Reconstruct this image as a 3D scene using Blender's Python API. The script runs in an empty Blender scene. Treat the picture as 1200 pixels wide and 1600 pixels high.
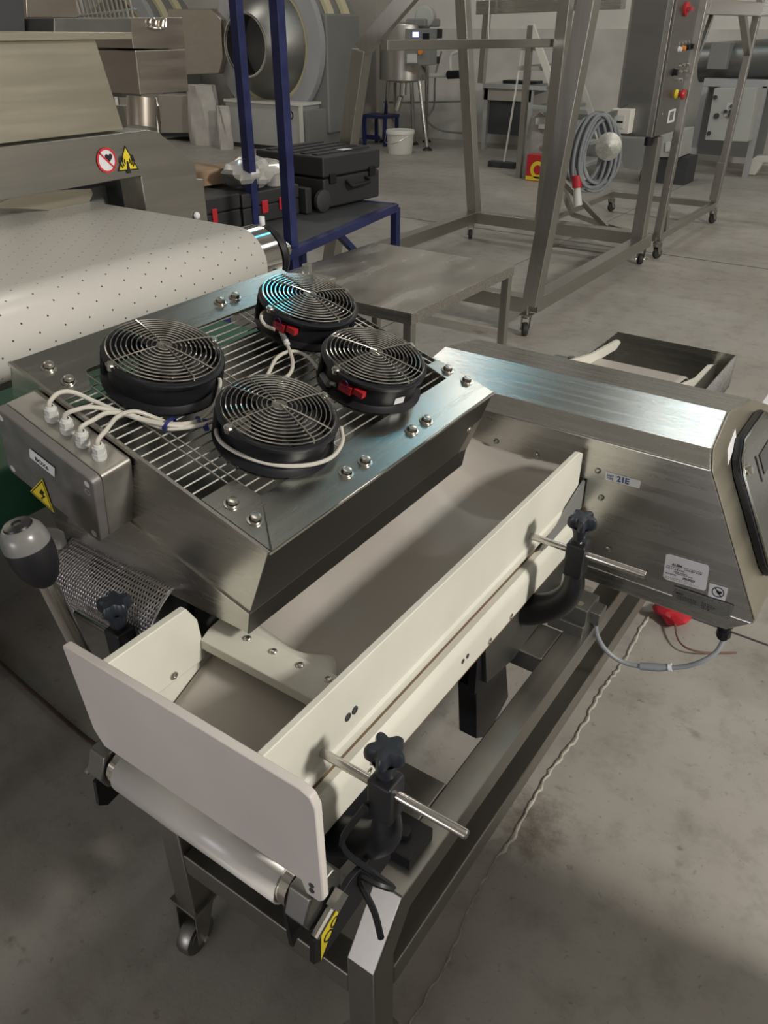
import bpy, math, random
import numpy as np
from mathutils import Vector, Matrix
random.seed(7)
S = bpy.context.scene
COL = S.collection

# ---------------------------------------------------------------- camera
F_PX, H = 1233.0, 1.5                       # focal length in pixels of the 1200x1600 frame, camera height
YAW, PITCH = -.605, .5535
cy_, sy_, cp_, sp_ = math.cos(YAW), math.sin(YAW), math.cos(PITCH), math.sin(PITCH)
FV = np.array([sy_*cp_, cy_*cp_, -sp_]); RV = np.array([cy_, -sy_, 0.]); DV = np.cross(FV, RV)
EYE = np.array([0, 0, H])
cd = bpy.data.cameras.new('camera'); cam = bpy.data.objects.new('camera', cd); COL.objects.link(cam)
cd.sensor_fit = 'VERTICAL'; cd.sensor_height = 36.0; cd.sensor_width = 27.0; cd.lens = F_PX/1600*36
m = Matrix.Identity(4)
for i in range(3):
    m[i][0] = RV[i]; m[i][1] = -DV[i]; m[i][2] = -FV[i]; m[i][3] = EYE[i]
cam.matrix_world = m
cd.clip_start = .02; cd.clip_end = 100
S.camera = cam

# ---------------------------------------------------------------- world, lights, exposure
w = bpy.data.worlds.new('hall_air'); S.world = w; w.use_nodes = True
w.node_tree.nodes['Background'].inputs[0].default_value = (.75, .8, .9, 1)
w.node_tree.nodes['Background'].inputs[1].default_value = .006
S.view_settings.view_transform = 'Standard'; S.view_settings.look = 'None'
S.view_settings.exposure = -0.22; S.view_settings.gamma = 1; S.view_settings.use_curve_mapping = False

def area(name, loc, target, sx, sy, power, col):
    l = bpy.data.lights.new(name, 'AREA'); l.shape = 'RECTANGLE'; l.size = sx; l.size_y = sy
    l.energy = power; l.color = col
    o = bpy.data.objects.new(name, l); COL.objects.link(o); o.location = loc
    o.rotation_euler = (Vector(target)-Vector(loc)).to_track_quat('-Z', 'Y').to_euler()
    return o
area('gate_daylight', (5.85, 1.2, 4.6), (-.6, 1.15, .6), .8, .7, 560, (1, .945, .86))
area('front_fill_light', (-.6, -5.85, 1.25), (-.6, 1.0, .8), 2.2, .8, 98, (.97, .93, 1))  # fill added behind the camera to brighten the front plate
LAMPS = [(x, y) for x in (-9, -5.2, -1.4, 2.6) for y in (2.6, 7.4)]
for (x, y) in LAMPS:
    area('ceiling_lamp_light', (x, y, 5.42), (x, y, 0), 1.4, .3, {2.6: 3, 7.4: 36}[y], (1, .945, .87))

# ---------------------------------------------------------------- helpers
def at(px, py, x=None, y=None, z=None):
    r = (px-600)*RV+(py-800)*DV+F_PX*FV
    if x is not None: t = (x-EYE[0])/r[0]
    elif y is not None: t = (y-EYE[1])/r[1]
    else: t = (z-EYE[2])/r[2]
    return EYE+t*r
V = Vector
class MB:
    def __init__(s): s.v = []; s.f = []
    def add(s, vs, fs):
        n = len(s.v); s.v += [tuple(float(c) for c in p) for p in vs]; s.f += [tuple(i+n for i in f) for f in fs]; return s
    def hexa(s, p):                          # p: 4 bottom, 4 top
        return s.add(p, [(3, 2, 1, 0), (4, 5, 6, 7), (0, 1, 5, 4), (1, 2, 6, 5), (2, 3, 7, 6), (3, 0, 4, 7)])
    def box(s, a, b):
        x0, x1 = sorted((a[0], b[0])); y0, y1 = sorted((a[1], b[1])); z0, z1 = sorted((a[2], b[2]))
        return s.hexa([(x0, y0, z0), (x1, y0, z0), (x1, y1, z0), (x0, y1, z0), (x0, y0, z1), (x1, y0, z1), (x1, y1, z1), (x0, y1, z1)])
    def prism(s, poly, vec):
        n = len(poly); P0 = [V([float(c) for c in p]) for p in poly]; vec = V([float(c) for c in vec]); P1 = [p+vec for p in P0]
        nrm = V((0, 0, 0))
        for i in range(n): nrm += P0[i].cross(P0[(i+1) % n])
        if nrm.dot(vec) > 0: P0, P1 = P1, P0
        # P0 side faces along its own winding normal
        fs = [tuple(range(n)), tuple(range(2*n-1, n-1, -1))]
        for i in range(n):
            j = (i+1) % n; fs.append((i, i+n, j+n, j))
        return s.add(P0+P1, fs)
    def beam(s, a, b, w, h=None, up=(0, 0, 1)):
        a, b = V([float(c) for c in a]), V([float(c) for c in b]); h = h or w
        d = (b-a).normalized(); u = V(up)
        if abs(d.dot(u)) > .97: u = V((0, 1, 0))
        r = d.cross(u).normalized(); u = r.cross(d)
        q = lambda c, i, j: c+r*(w/2*i)+u*(h/2*j)
        return s.hexa([q(a, -1, -1), q(a, 1, -1), q(b, 1, -1), q(b, -1, -1), q(a, -1, 1), q(a, 1, 1), q(b, 1, 1), q(b, -1, 1)])
    def tube(s, path, r, n=8, closed=False, caps=True):
        pts = [V([float(c) for c in p]) for p in path]; N = len(pts); rings = []
        rr = r if isinstance(r, (list, tuple)) else [r]*N
        ref = None
        for i, p in enumerate(pts):
            if closed: d = pts[(i+1) % N]-pts[i-1]
            else: d = pts[min(i+1, N-1)]-pts[max(i-1, 0)]
            d.normalize()
            if ref is None:
                ref = d.cross(V((0, 0, 1)));
                if ref.length < .1: ref = d.cross(V((1, 0, 0)))
            ref = (ref-d*ref.dot(d)).normalized(); b = d.cross(ref)
            rings.append([p+(ref*math.cos(t)+b*math.sin(t))*rr[i] for t in [2*math.pi*k/n for k in range(n)]])
        vs = [q for g in rings for q in g]; fs = []
        for i in range(N if closed else N-1):
            j = (i+1) % N
            for k in range(n): l = (k+1) % n; fs.append((i*n+k, i*n+l, j*n+l, j*n+k))
        if caps and not closed: fs += [tuple(range(n-1, -1, -1)), tuple(range((N-1)*n, N*n))]
        return s.add(vs, fs)
    def cyl(s, a, b, r, n=20, r2=None): return s.tube([a, b], [r, r if r2 is None else r2], n)
    def lathe(s, prof, o=(0, 0, 0), axis=(0, 0, 1), n=32, x=None):
        o = V([float(c) for c in o]); a = V([float(c) for c in axis]).normalized(); e = a.orthogonal().normalized() if x is None else V(x).normalized(); g = a.cross(e)
        vs = []; N = len(prof)
        for (r, h) in prof:
            for k in range(n):
                t = 2*math.pi*k/n; vs.append(o+a*h+(e*math.cos(t)+g*math.sin(t))*max(r, 1e-5))
        fs = []
        for i in range(N-1):
            for k in range(n): l = (k+1) % n; fs.append((i*n+k, i*n+l, (i+1)*n+l, (i+1)*n+k))
        return s.add(vs, fs)
    def grid(s, rows):
        m_ = len(rows[0]); vs = [p for r in rows for p in r]; fs = []
        for i in range(len(rows)-1):
            for k in range(m_-1): fs.append((i*m_+k, i*m_+k+1, (i+1)*m_+k+1, (i+1)*m_+k))
        return s.add(vs, fs)
def spline(pts, n=8):
    P = [V([float(c) for c in p]) for p in pts]; P = [P[0]*2-P[1]]+P+[P[-1]*2-P[-2]]; out = []
    for i in range(1, len(P)-2):
        for k in range(n):
            t = k/n; a, b, c, d = P[i-1], P[i], P[i+1], P[i+2]
            out.append(.5*((2*b)+(c-a)*t+(2*a-5*b+4*c-d)*t*t+(-a+3*b-3*c+d)*t**3))
    out.append(P[-2]); return out
def rpoly(w_, h_, r, n=4):                     # rounded rectangle, 2-D, centred
    o = []
    for cx, cy, a in ((w_/2-r, h_/2-r, 0), (-w_/2+r, h_/2-r, 90), (-w_/2+r, -h_/2+r, 180), (w_/2-r, -h_/2+r, 270)):
        for k in range(n+1):
            t = math.radians(a+90*k/n); o.append((cx+r*math.cos(t), cy+r*math.sin(t)))
    return o
ORG = {}
def obj(name, mb, mat, parent=None, bevel=0, smooth=35, local=False, label=None, solid=0):
    me = bpy.data.meshes.new(name)
    vs = mb.v
    if parent is not None and not local:
        ox, oy, oz = ORG[parent.name]; vs = [(a-ox, b-oy, c-oz) for a, b, c in vs]
    me.from_pydata(vs, [], mb.f); me.update(); me.materials.append(mat)
    if smooth:
        me.polygons.foreach_set('use_smooth', [True]*len(me.polygons)); me.set_sharp_from_angle(angle=math.radians(smooth))
    o = bpy.data.objects.new(name, me); COL.objects.link(o)
    if parent is not None:
        o.parent = parent
        if not local: ORG[o.name] = ORG[parent.name]
    else: ORG[o.name] = (0, 0, 0)
    if solid:
        md = o.modifiers.new('thickness', 'SOLIDIFY'); md.thickness = solid; md.offset = 0
    if bevel:
        md = o.modifiers.new('bevel', 'BEVEL'); md.width = bevel; md.segments = 2; md.limit_method = 'ANGLE'; md.angle_limit = math.radians(40)
        md.harden_normals = True
    if label: o['label'] = label
    return o
def tag(o, label, cat, group=None, kind=None):
    o['label'] = label; o['category'] = cat
    if group: o['group'] = group
    if kind: o['kind'] = kind
    return o
def thing(name, label, cat, loc, group=None):
    o = bpy.data.objects.new(name, None); COL.objects.link(o); o.empty_display_size = .05
    o.location = [float(c) for c in loc]; ORG[o.name] = tuple(float(c) for c in loc)
    return tag(o, label, cat, group)
def struct(name, mb, mat, parent=None, **k):
    o = obj(name, mb, mat, parent, **k)
    if parent is None: o['kind'] = 'structure'
    return o
def ppoly(pxs, t, x=None, y=None, z=None):     # outline on a plane, given real thickness t (signed) along the plane's axis
    pts = [at(a, b, x=x, y=y, z=z) for a, b in pxs]
    v = (t, 0, 0) if x is not None else (0, t, 0) if y is not None else (0, 0, t)
    return MB().prism(pts, v)
def text_mb(s, size, o, ex, ey, bold=0.0, shear=0):   # flat lettering as faces; o lower-left, ex/ey unit axes
    cu = bpy.data.curves.new('lettering', 'FONT'); cu.body = s; cu.size = size; cu.offset = bold; cu.shear = shear; cu.resolution_u = 3
    ob = bpy.data.objects.new('lettering', cu); COL.objects.link(ob)
    bpy.context.view_layer.update()
    me = bpy.data.meshes.new_from_object(ob.evaluated_get(bpy.context.evaluated_depsgraph_get()))
    mb = MB(); o, ex, ey = V([float(c) for c in o]), V(ex), V(ey)
    mb.add([o+ex*v.co.x+ey*v.co.y for v in me.vertices], [tuple(p.vertices) for p in me.polygons])
    bpy.data.objects.remove(ob); bpy.data.curves.remove(cu); bpy.data.meshes.remove(me)
    return mb

# ---------------------------------------------------------------- materials
def mat(name, col, rough=.5, metal=0, noise=0, scale=8, bump=0, bscale=60, spec=None, emit=None, es=1, stretch=None, rvar=0, trans=0, smudge=0):
    m_ = bpy.data.materials.new(name); m_.use_nodes = True; nt = m_.node_tree; N, L = nt.nodes, nt.links
    b = N['Principled BSDF']; b.inputs['Base Color'].default_value = (*col, 1); b.inputs['Roughness'].default_value = rough
    b.inputs['Metallic'].default_value = metal
    if spec is not None: b.inputs['Specular IOR Level'].default_value = spec
    if trans: b.inputs['Transmission Weight'].default_value = trans
    if emit: b.inputs['Emission Color'].default_value = (*emit, 1); b.inputs['Emission Strength'].default_value = es
    tc = N.new('ShaderNodeTexCoord')
    def noise_node(sc, st=None, det=4):
        mp = N.new('ShaderNodeMapping'); L.new(tc.outputs['Object'], mp.inputs[0]); mp.inputs['Scale'].default_value = st or (1, 1, 1)
        n = N.new('ShaderNodeTexNoise'); n.inputs['Scale'].default_value = sc; n.inputs['Detail'].default_value = det; L.new(mp.outputs[0], n.inputs[0]); return n
    def mr(src, a, c_, lo=.3, hi=.7):
        r = N.new('ShaderNodeMapRange'); r.interpolation_type = 'SMOOTHSTEP'; L.new(src, r.inputs[0]); r.inputs[1].default_value = lo; r.inputs[2].default_value = hi
        r.inputs[3].default_value = a; r.inputs[4].default_value = c_; return r.outputs[0]
    if noise:
        n = noise_node(scale, stretch); mx = N.new('ShaderNodeMix'); mx.data_type = 'RGBA'
        mx.inputs[6].default_value = (*[c*(1-noise) for c in col], 1); mx.inputs[7].default_value = (*[min(1, c*(1+noise*.6)) for c in col], 1)
        L.new(mr(n.outputs[0], 0, 1), mx.inputs[0]); L.new(mx.outputs[2], b.inputs['Base Color'])
    if rvar:
        n = noise_node(scale*1.0 if not smudge else smudge, None if smudge else stretch, 5); L.new(mr(n.outputs[0], max(.02, rough-rvar), rough+rvar), b.inputs['Roughness'])
    if bump:
        n = noise_node(bscale, stretch, 3); bp = N.new('ShaderNodeBump'); bp.inputs['Strength'].default_value = bump; bp.inputs['Distance'].default_value = .001
        L.new(n.outputs[0], bp.inputs['Height']); L.new(bp.outputs[0], b.inputs['Normal'])
    return m_
def steel(name, col, rough, st, bump=.05, rvar=.018, smudge=2.5, noise=.05):
    return mat(name, col, rough, 1, noise=noise, scale=3, stretch=st, bump=bump, bscale=90, rvar=rvar, smudge=0)
M = {}
M['steel_x'] = steel('brushed_steel_along_x', (.56, .55, .52), .27, (1, 22, 22))
M['steel_y'] = steel('brushed_steel_along_y', (.47, .46, .43), .30, (22, 1, 22))
M['steel_z'] = steel('brushed_steel_upright', (.47, .46, .43), .34, (22, 22, 1))
M['rail_steel'] = steel('satin_frame_tube', (.34, .33, .31), .40, (22, 1, 22))
M['steel_sheet'] = steel('satin_steel_sheet', (.40, .41, .385), .27, (14, 1, 14), bump=.04)
M['steel_dark'] = steel('dull_grey_steel', (.26, .26, .25), .42, (1, 6, 6), bump=.05)
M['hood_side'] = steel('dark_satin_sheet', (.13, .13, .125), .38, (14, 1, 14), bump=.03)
M['steel_warm'] = steel('warm_steel_panel', (.52, .47, .42), .32, (3, 1, 9), bump=.05, rvar=.03)
M['steel_cream'] = steel('pale_satin_hood', (.62, .59, .49), .36, (3, 1, 16), bump=.03, rvar=.02)
M['steel_table'] = steel('scratched_table_steel', (.76, .73, .69), .25, (2.5, 1, 1), bump=.08, rvar=.05, smudge=5, noise=.14)
M['chrome'] = mat('polished_chrome', (.78, .77, .74), .12, 1)
M['bolt'] = mat('stainless_bolt', (.62, .60, .56), .25, 1)
M['rod'] = mat('turned_rod', (.60, .58, .55), .22, 1, bump=.1)
M['poly'] = mat('cream_polyethylene', (.68, .675, .60), .38, noise=.07, scale=5, rvar=.06, bump=.04, bscale=20)
M['poly_pink'] = mat('white_polyethylene_plate', (.62, .585, .56), .42, noise=.07, scale=4, rvar=.06)
M['belt'] = mat('grey_conveyor_belt', (.43, .40, .365), .45, noise=.03, scale=3)
M['roller'] = mat('white_roller_belt', (.60, .585, .555), .32, noise=.05, scale=6)
M['black'] = mat('black_plastic', (.012, .013, .016), .42, bump=.15, bscale=200)
M['knob'] = mat('blue_black_knob', (.015, .020, .028), .38)
M['blackmetal'] = mat('black_enamel', (.010, .010, .013), .38, spec=.35)
M['fan_inner'] = mat('fan_blade_black', (.006, .006, .008), .55)
M['cable'] = mat('grey_cable', (.52, .50, .45), .5)
M['cable_grey'] = mat('blue_grey_cable', (.22, .24, .26), .5)
M['cable_brown'] = mat('dark_brown_cable', (.05, .03, .022), .6)
M['gland'] = mat('light_grey_gland', (.56, .57, .55), .45)
M['junction'] = mat('junction_box_grey', (.19, .18, .175), .5, .45, noise=.06, scale=30, rvar=.08)
M['junction_side'] = mat('junction_box_body', (.40, .385, .35), .40, .8, noise=.15, scale=18, rvar=.1, bump=.1)
M['white'] = mat('white_label', (.72, .72, .76), .5)
M['print'] = mat('black_print', (.01, .01, .012), .6)
M['greyprint'] = mat('grey_print', (.16, .16, .17), .6)
M['blueprint'] = mat('blue_print', (.01, .07, .22), .5)
M['yellow'] = mat('warning_yellow', (.72, .58, .03), .5)
M['red'] = mat('red_plastic', (.45, .02, .03), .4)
M['redprint'] = mat('red_print', (.55, .03, .04), .5)
M['green'] = mat('green_belt', (.010, .085, .045), .55, noise=.15, scale=5)
M['blue'] = mat('dark_blue_paint', (.016, .022, .095), .42, noise=.2, scale=12, rvar=.1)
M['bluetie'] = mat('blue_cable_tie', (.012, .018, .13), .4)
M['rubber'] = mat('rubber', (.03, .03, .03), .7)
M['zinc'] = mat('zinc_caster', (.42, .41, .38), .38, 1, noise=.2, scale=30)
M['case'] = mat('black_case_shell', (.022, .023, .025), .55, bump=.4, bscale=150)
M['card'] = mat('brown_cardboard', (.36, .25, .16), .8, noise=.1, scale=10)
M['film'] = mat('clear_plastic_film', (.75, .74, .72), .18, trans=.65, noise=.1, scale=20)
M['bag'] = mat('white_woven_sack', (.50, .48, .45), .75, noise=.12, scale=6, bump=.8, bscale=9)
M['wall'] = mat('painted_plaster', (.68, .66, .62), .85, noise=.08, scale=1.2)
M['wall_low'] = mat('painted_dado', (.58, .56, .53), .75, noise=.15, scale=2)
M['pillar'] = mat('beige_and_wall_shade', (.40, .375, .335), .85, noise=.08, scale=1)  # darker tone stands for wall shade on the pillar, plain beige elsewhere
M['ceil'] = mat('ceiling_sheet', (.45, .44, .42), .8)
M['lav'] = mat('pale_grey_panel', (.38, .385, .40), .5, noise=.05, scale=2)
M['cream'] = mat('cream_ring', (.58, .53, .36), .55)
M['grey'] = mat('mid_grey_panel', (.21, .215, .21), .5, noise=.06, scale=2)
M['grey_light'] = mat('light_grey_cabinet', (.42, .43, .42), .5, noise=.05, scale=2)
M['dark'] = mat('dark_grey_panel', (.045, .048, .052), .6)
M['bucket'] = mat('white_bucket', (.66, .65, .60), .45)
M['lcd'] = mat('dark_display', (.02, .022, .015), .2)
M['glow'] = mat('violet_screen_light', (.1, .1, .2), .4, emit=(.45, .4, 1), es=3)
M['orange'] = mat('orange_lamp_cap', (.7, .25, .05), .4)
M['tubeglow'] = mat('lamp_diffuser', (.9, .9, .85), .5, emit=(1, .93, .83), es=6)
M['skyglass'] = mat('window_daylight', (.3, .7, .9), .4, emit=(.06, .62, .90), es=28)
M['gateglass'] = mat('gate_and_fill_pane', (.9, .9, .85), .4, emit=(1, .95, .9), es=2)
M['joint'] = mat('pale_joint_filler', (.40, .375, .33), .9, noise=.25, scale=30, bump=.8, bscale=80)

def floor_mat():
    m_ = bpy.data.materials.new('worn_concrete'); m_.use_nodes = True; nt = m_.node_tree; N, L = nt.nodes, nt.links
    b = N['Principled BSDF']; tc = N.new('ShaderNodeTexCoord')
    def nz(sc, det=6, rough=.6, st=(1, 1, 1)):
        mp = N.new('ShaderNodeMapping'); mp.inputs['Scale'].default_value = st; L.new(tc.outputs['Object'], mp.inputs[0])
        n = N.new('ShaderNodeTexNoise'); n.inputs['Scale'].default_value = sc; n.inputs['Detail'].default_value = det; n.inputs['Roughness'].default_value = rough
        L.new(mp.outputs[0], n.inputs[0]); return n.outputs[0]
    def ramp(src, stops):
        r = N.new('ShaderNodeValToRGB'); L.new(src, r.inputs[0]); e = r.color_ramp.elements
        while len(e) < len(stops): e.new(.5)
        for q, (p, c) in zip(e, stops): q.position = p; q.color = (*c, 1)
        return r.outputs[0]
    def mul(a, c_, fac=1):
        x = N.new('ShaderNodeMix'); x.data_type = 'RGBA'; x.blend_type = 'MULTIPLY'; x.inputs[0].default_value = fac; L.new(a, x.inputs[6]); L.new(c_, x.inputs[7]); return x.outputs[2]
    base = ramp(nz(1.1, 8, .62), [(.3, (.255, .24, .215)), (.5, (.33, .312, .282)), (.72, (.395, .375, .345))])
    c = mul(base, ramp(nz(9, 8, .7), [(.33, (.72, .71, .70)), (.5, (1, 1, 1)), (.7, (1.0, 1.0, 1.0))]), .8)
    c = mul(c, ramp(nz(2.3, 5, .75, (1, 1.6, 1)), [(.30, (.45, .42, .38)), (.37, (1, 1, 1)), (1, (1, 1, 1))]), .75)
    c = mul(c, ramp(nz(45, 3, .6), [(.28, (.45, .43, .4)), (.36, (1, 1, 1)), (1, (1, 1, 1))]), .6)
    # an oil stain beside the joint
    vd = N.new('ShaderNodeVectorMath'); vd.operation = 'DISTANCE'; L.new(tc.outputs['Object'], vd.inputs[0]); vd.inputs[1].default_value = (-.37, 1.10, 0)
    ad = N.new('ShaderNodeMath'); ad.operation = 'MULTIPLY_ADD'; L.new(nz(14, 6, .8), ad.inputs[0]); ad.inputs[1].default_value = .28; L.new(vd.outputs['Value'], ad.inputs[2])
    c = mul(c, ramp(ad.outputs[0], [(.13, (.36, .31, .26)), (.235, (1, 1, 1)), (1, (1, 1, 1))]), 1)
    L.new(c, b.inputs['Base Color'])
    r = N.new('ShaderNodeMapRange'); L.new(nz(3, 6, .7), r.inputs[0]); r.inputs[1].default_value = .3; r.inputs[2].default_value = .7; r.inputs[3].default_value = .38; r.inputs[4].default_value = .62
    L.new(r.outputs[0], b.inputs['Roughness'])
    bp = N.new('ShaderNodeBump'); bp.inputs['Strength'].default_value = .25; bp.inputs['Distance'].default_value = .004; L.new(nz(25, 6, .7), bp.inputs['Height']); L.new(bp.outputs[0], b.inputs['Normal'])
    return m_
M['floor'] = floor_mat()
def dots_mat():
    m_ = mat('white_belt_with_pin_holes', (.60, .585, .55), .3); nt = m_.node_tree; N, L = nt.nodes, nt.links; b = N['Principled BSDF']
    uv = N.new('ShaderNodeUVMap'); sp = N.new('ShaderNodeSeparateXYZ'); L.new(uv.outputs[0], sp.inputs[0])
    def math_(op, a, c_=None, d=None):
        n = N.new('ShaderNodeMath'); n.operation = op
        for i, q in enumerate((a, c_, d)):
            if q is None: continue
            if isinstance(q, (int, float)): n.inputs[i].default_value = q
            else: L.new(q, n.inputs[i])
        return n.outputs[0]
    row = math_('FLOOR', sp.outputs[0]); odd = math_('MODULO', row, 2)
    v_ = math_('ADD', sp.outputs[1], math_('MULTIPLY', odd, .5))
    du = math_('MULTIPLY', math_('SUBTRACT', math_('FRACT', sp.outputs[0]), .5), .026)
    dv = math_('MULTIPLY', math_('SUBTRACT', math_('FRACT', v_), .5), .060)
    d = math_('SQRT', math_('ADD', math_('MULTIPLY', du, du), math_('MULTIPLY', dv, dv)))
    k = math_('LESS_THAN', d, .0021)
    mx = N.new('ShaderNodeMix'); mx.data_type = 'RGBA'; L.new(k, mx.inputs[0]); mx.inputs[6].default_value = (.60, .585, .55, 1); mx.inputs[7].default_value = (.06, .055, .05, 1)
    L.new(mx.outputs[2], b.inputs['Base Color']); return m_
M['dots'] = dots_mat()

# ================================================================ THE SETTING
XL, XR, YB, YF, ZC = -12.5, 6.0, 11.5, -6.0, 6.6
struct('floor', MB().box((XL, YF, -.1), (XR, YB, 0)), M['floor'], smooth=0)
SKY = [(-4.45, 7.3), (-1.7, 7.45)]           # two roof lights of blue sky
cm = MB(); ys_ = sorted([YF, YB]+[round(b_+q, 3) for a, b_ in SKY for q in (-.22, .22)])
for y0_, y1_ in zip(ys_, ys_[1:]):
    holes = sorted((a-.22, a+.22) for a, b_ in SKY if b_-.22 <= y0_+.001 and b_+.22 >= y1_-.001)
    xc_ = XL
    for h0, h1 in holes: cm.box((xc_, y0_, ZC), (h0, y1_, ZC+.1)); xc_ = h1
    cm.box((xc_, y0_, ZC), (XR, y1_, ZC+.1))
struct('ceiling', cm, M['ceil'], smooth=0)
# back wall with two high window openings
wb = MB().box((XL, YB, 0), (XR, YB+.2, ZC))
wall = struct('wall_back', wb, M['wall'], smooth=0)
obj('dado', MB().box((XL, YB-.012, 0), (XR, YB, 1.45)), M['wall_low'], wall, smooth=0)
for i, (a, b_) in enumerate(SKY):
    fr = MB()
    for q in ((a-.22, a-.19), (a+.19, a+.22)): fr.box((q[0], b_-.22, ZC-.02), (q[1], b_+.22, ZC+.06))
    for q in ((b_-.22, b_-.19), (b_+.19, b_+.22)): fr.box((a-.22, q[0], ZC-.02), (a+.22, q[1], ZC+.06))
    wn = struct('window_%d' % (i+1), fr, M['grey_light'])
    obj('pane', MB().box((a-.19, b_-.19, ZC+.04), (a+.19, b_+.19, ZC+.05)), M['skyglass'], wn, smooth=0)
struct('wall_left', MB().box((XL-.2, YF, 0), (XL, YB, ZC)), M['wall'], smooth=0)
wf = MB(); wx0, wx1, wz0, wz1 = -1.8, .6, .8, 1.7
wf.box((XL, YF-.2, 0), (wx0, YF, ZC)).box((wx1, YF-.2, 0), (XR, YF, ZC)).box((wx0, YF-.2, 0), (wx1, YF, wz0)).box((wx0, YF-.2, wz1), (wx1, YF, ZC))
struct('wall_front', wf, M['wall'], smooth=0)
w4 = struct('window_4', MB().box((wx0, YF-.12, wz0), (wx0+.06, YF-.04, wz1)).box((wx1-.06, YF-.12, wz0), (wx1, YF-.04, wz1)).box((-.63, YF-.12, wz0), (-.57, YF-.04, wz1)), M['grey_light'])  # unseen opening added in the front wall for the fill light
obj('pane', MB().box((wx0, YF-.16, wz0), (wx1, YF-.14, wz1)), M['gateglass'], w4, smooth=0)
wr = MB(); gy0, gy1, gz0, gz1 = .65, 1.85, 4.15, 5.05
wr.box((XR, YF, 0), (XR+.2, gy0, ZC)); wr.box((XR, gy1, 0), (XR+.2, YB, ZC)); wr.box((XR, gy0, 0), (XR+.2, gy1, gz0)); wr.box((XR, gy0, gz1), (XR+.2, gy1, ZC))
struct('wall_right', wr, M['wall'], smooth=0)
g3 = struct('window_3', MB().box((XR+.02, gy0, gz0), (XR+.08, gy0+.05, gz1)).box((XR+.02, gy1-.05, gz0), (XR+.08, gy1, gz1)), M['grey_light'])
obj('pane', MB().box((XR+.1, gy0, gz0), (XR+.12, gy1, gz1)), M['gateglass'], g3, smooth=0)
# pillar left of the kettle, wall shade put into its beige
pe = at(593, 215, z=0)
struct('trim_1', MB().box((pe[0]-1.7, YB-.5, 0), (pe[0], YB, ZC)), M['pillar'], smooth=0)
# pale filler in the expansion joint
jm = MB(); yy = .35
rows = []
while yy < 2.15:
    x = -.362-.03*min(1, max(0, (yy-.6)/.4))+.004*math.sin(yy*19)+random.uniform(-.003, .003)
    wd = random.uniform(.0025, .007) if yy > 1.0 else random.uniform(.0015, .003)
    rows.append([(x-wd, yy, .0005), (x-wd*.3, yy, .004), (x+wd*.4, yy, .0045), (x+wd, yy, .0005)]); yy += .012
jm.grid(rows)
fl = bpy.data.objects['floor']
obj('joint_filler', jm, M['joint'], fl)
gm = MB()
gm.box((-.39, 2.1, .0002), (-.383, 9, .0012)); gm.box((-.4, 2.02, .0002), (5, 2.028, .0012)); gm.box((-6, 6.3, .0002), (1, 6.31, .0012)); gm.box((-2.55, 3.0, .0002), (-2.545, 10, .0012))
obj('joint_line', gm, M['dark'], fl, smooth=0)
lampshell = MB()
for (x, y) in LAMPS:
    t = thing('ceiling_lamp', 'long white ceiling lamp, %s from the left in the %s row' % ({-9: 'first', -5.2: 'second', -1.4: 'third', 2.6: 'last'}[x], {2.6: 'nearer', 7.4: 'farther'}[y]), 'lamp', (x, y, 5.6), 'ceiling lamps')
    obj('housing', MB().prism([(x-.75, y-.18, 5.5), (x-.75, y+.18, 5.5), (x-.75, y+.1, 5.6), (x-.75, y-.1, 5.6)], (1.5, 0, 0)), M['grey_light'], t)
    obj('diffuser', MB().box((x-.7, y-.15, 5.47), (x+.7, y+.15, 5.5)), M['tubeglow'], t)
    obj('suspension', MB().cyl((x-.5, y, 5.6), (x-.5, y, ZC), .01, 6).cyl((x+.5, y, 5.6), (x+.5, y, ZC), .01, 6), M['zinc'], t)

# ================================================================ INSPECTION CONVEYOR
CV = thing('inspection_conveyor', 'low stainless steel conveyor with cream side boards and grey trough belt in the foreground', 'conveyor', (-.58, .9, 0))
fx0, fx1, fw = -.805, -.355, .05
def side_frame(x0):
    prof = [(2.35, .45), (.56, .45), (.490, .353), (.490, .135), (.54, .135), (.54, .338), (.583, .40), (2.35, .40)]
    return MB().prism([(x0, a, b) for a, b in prof], (fw, 0, 0))
for x0 in (fx0, fx1-fw):
    fr = obj('frame_rail', side_frame(x0), M['rail_steel'], CV, bevel=.003)
    obj('frame_rail', MB().box((x0, .541, .25), (x0+fw, 2.24, .297)), M['rail_steel'], CV, bevel=.003)
    obj('leg', MB().box((x0, 2.25, .135), (x0+fw, 2.30, .40)), M['steel_z'], CV, bevel=.004)
def cross(y0, y1, z0, z1, n='crossbar'):
    obj(n, MB().box((fx0+fw, y0, z0), (fx1-fw, y1, z1)), M['rail_steel'], CV, bevel=.003)
cross(.491, .539, .25, .30); cross(.66, .765, .405, .449); cross(1.125, 1.225, .405, .449); cross(2.18, 2.23, .25, .297)
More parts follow.
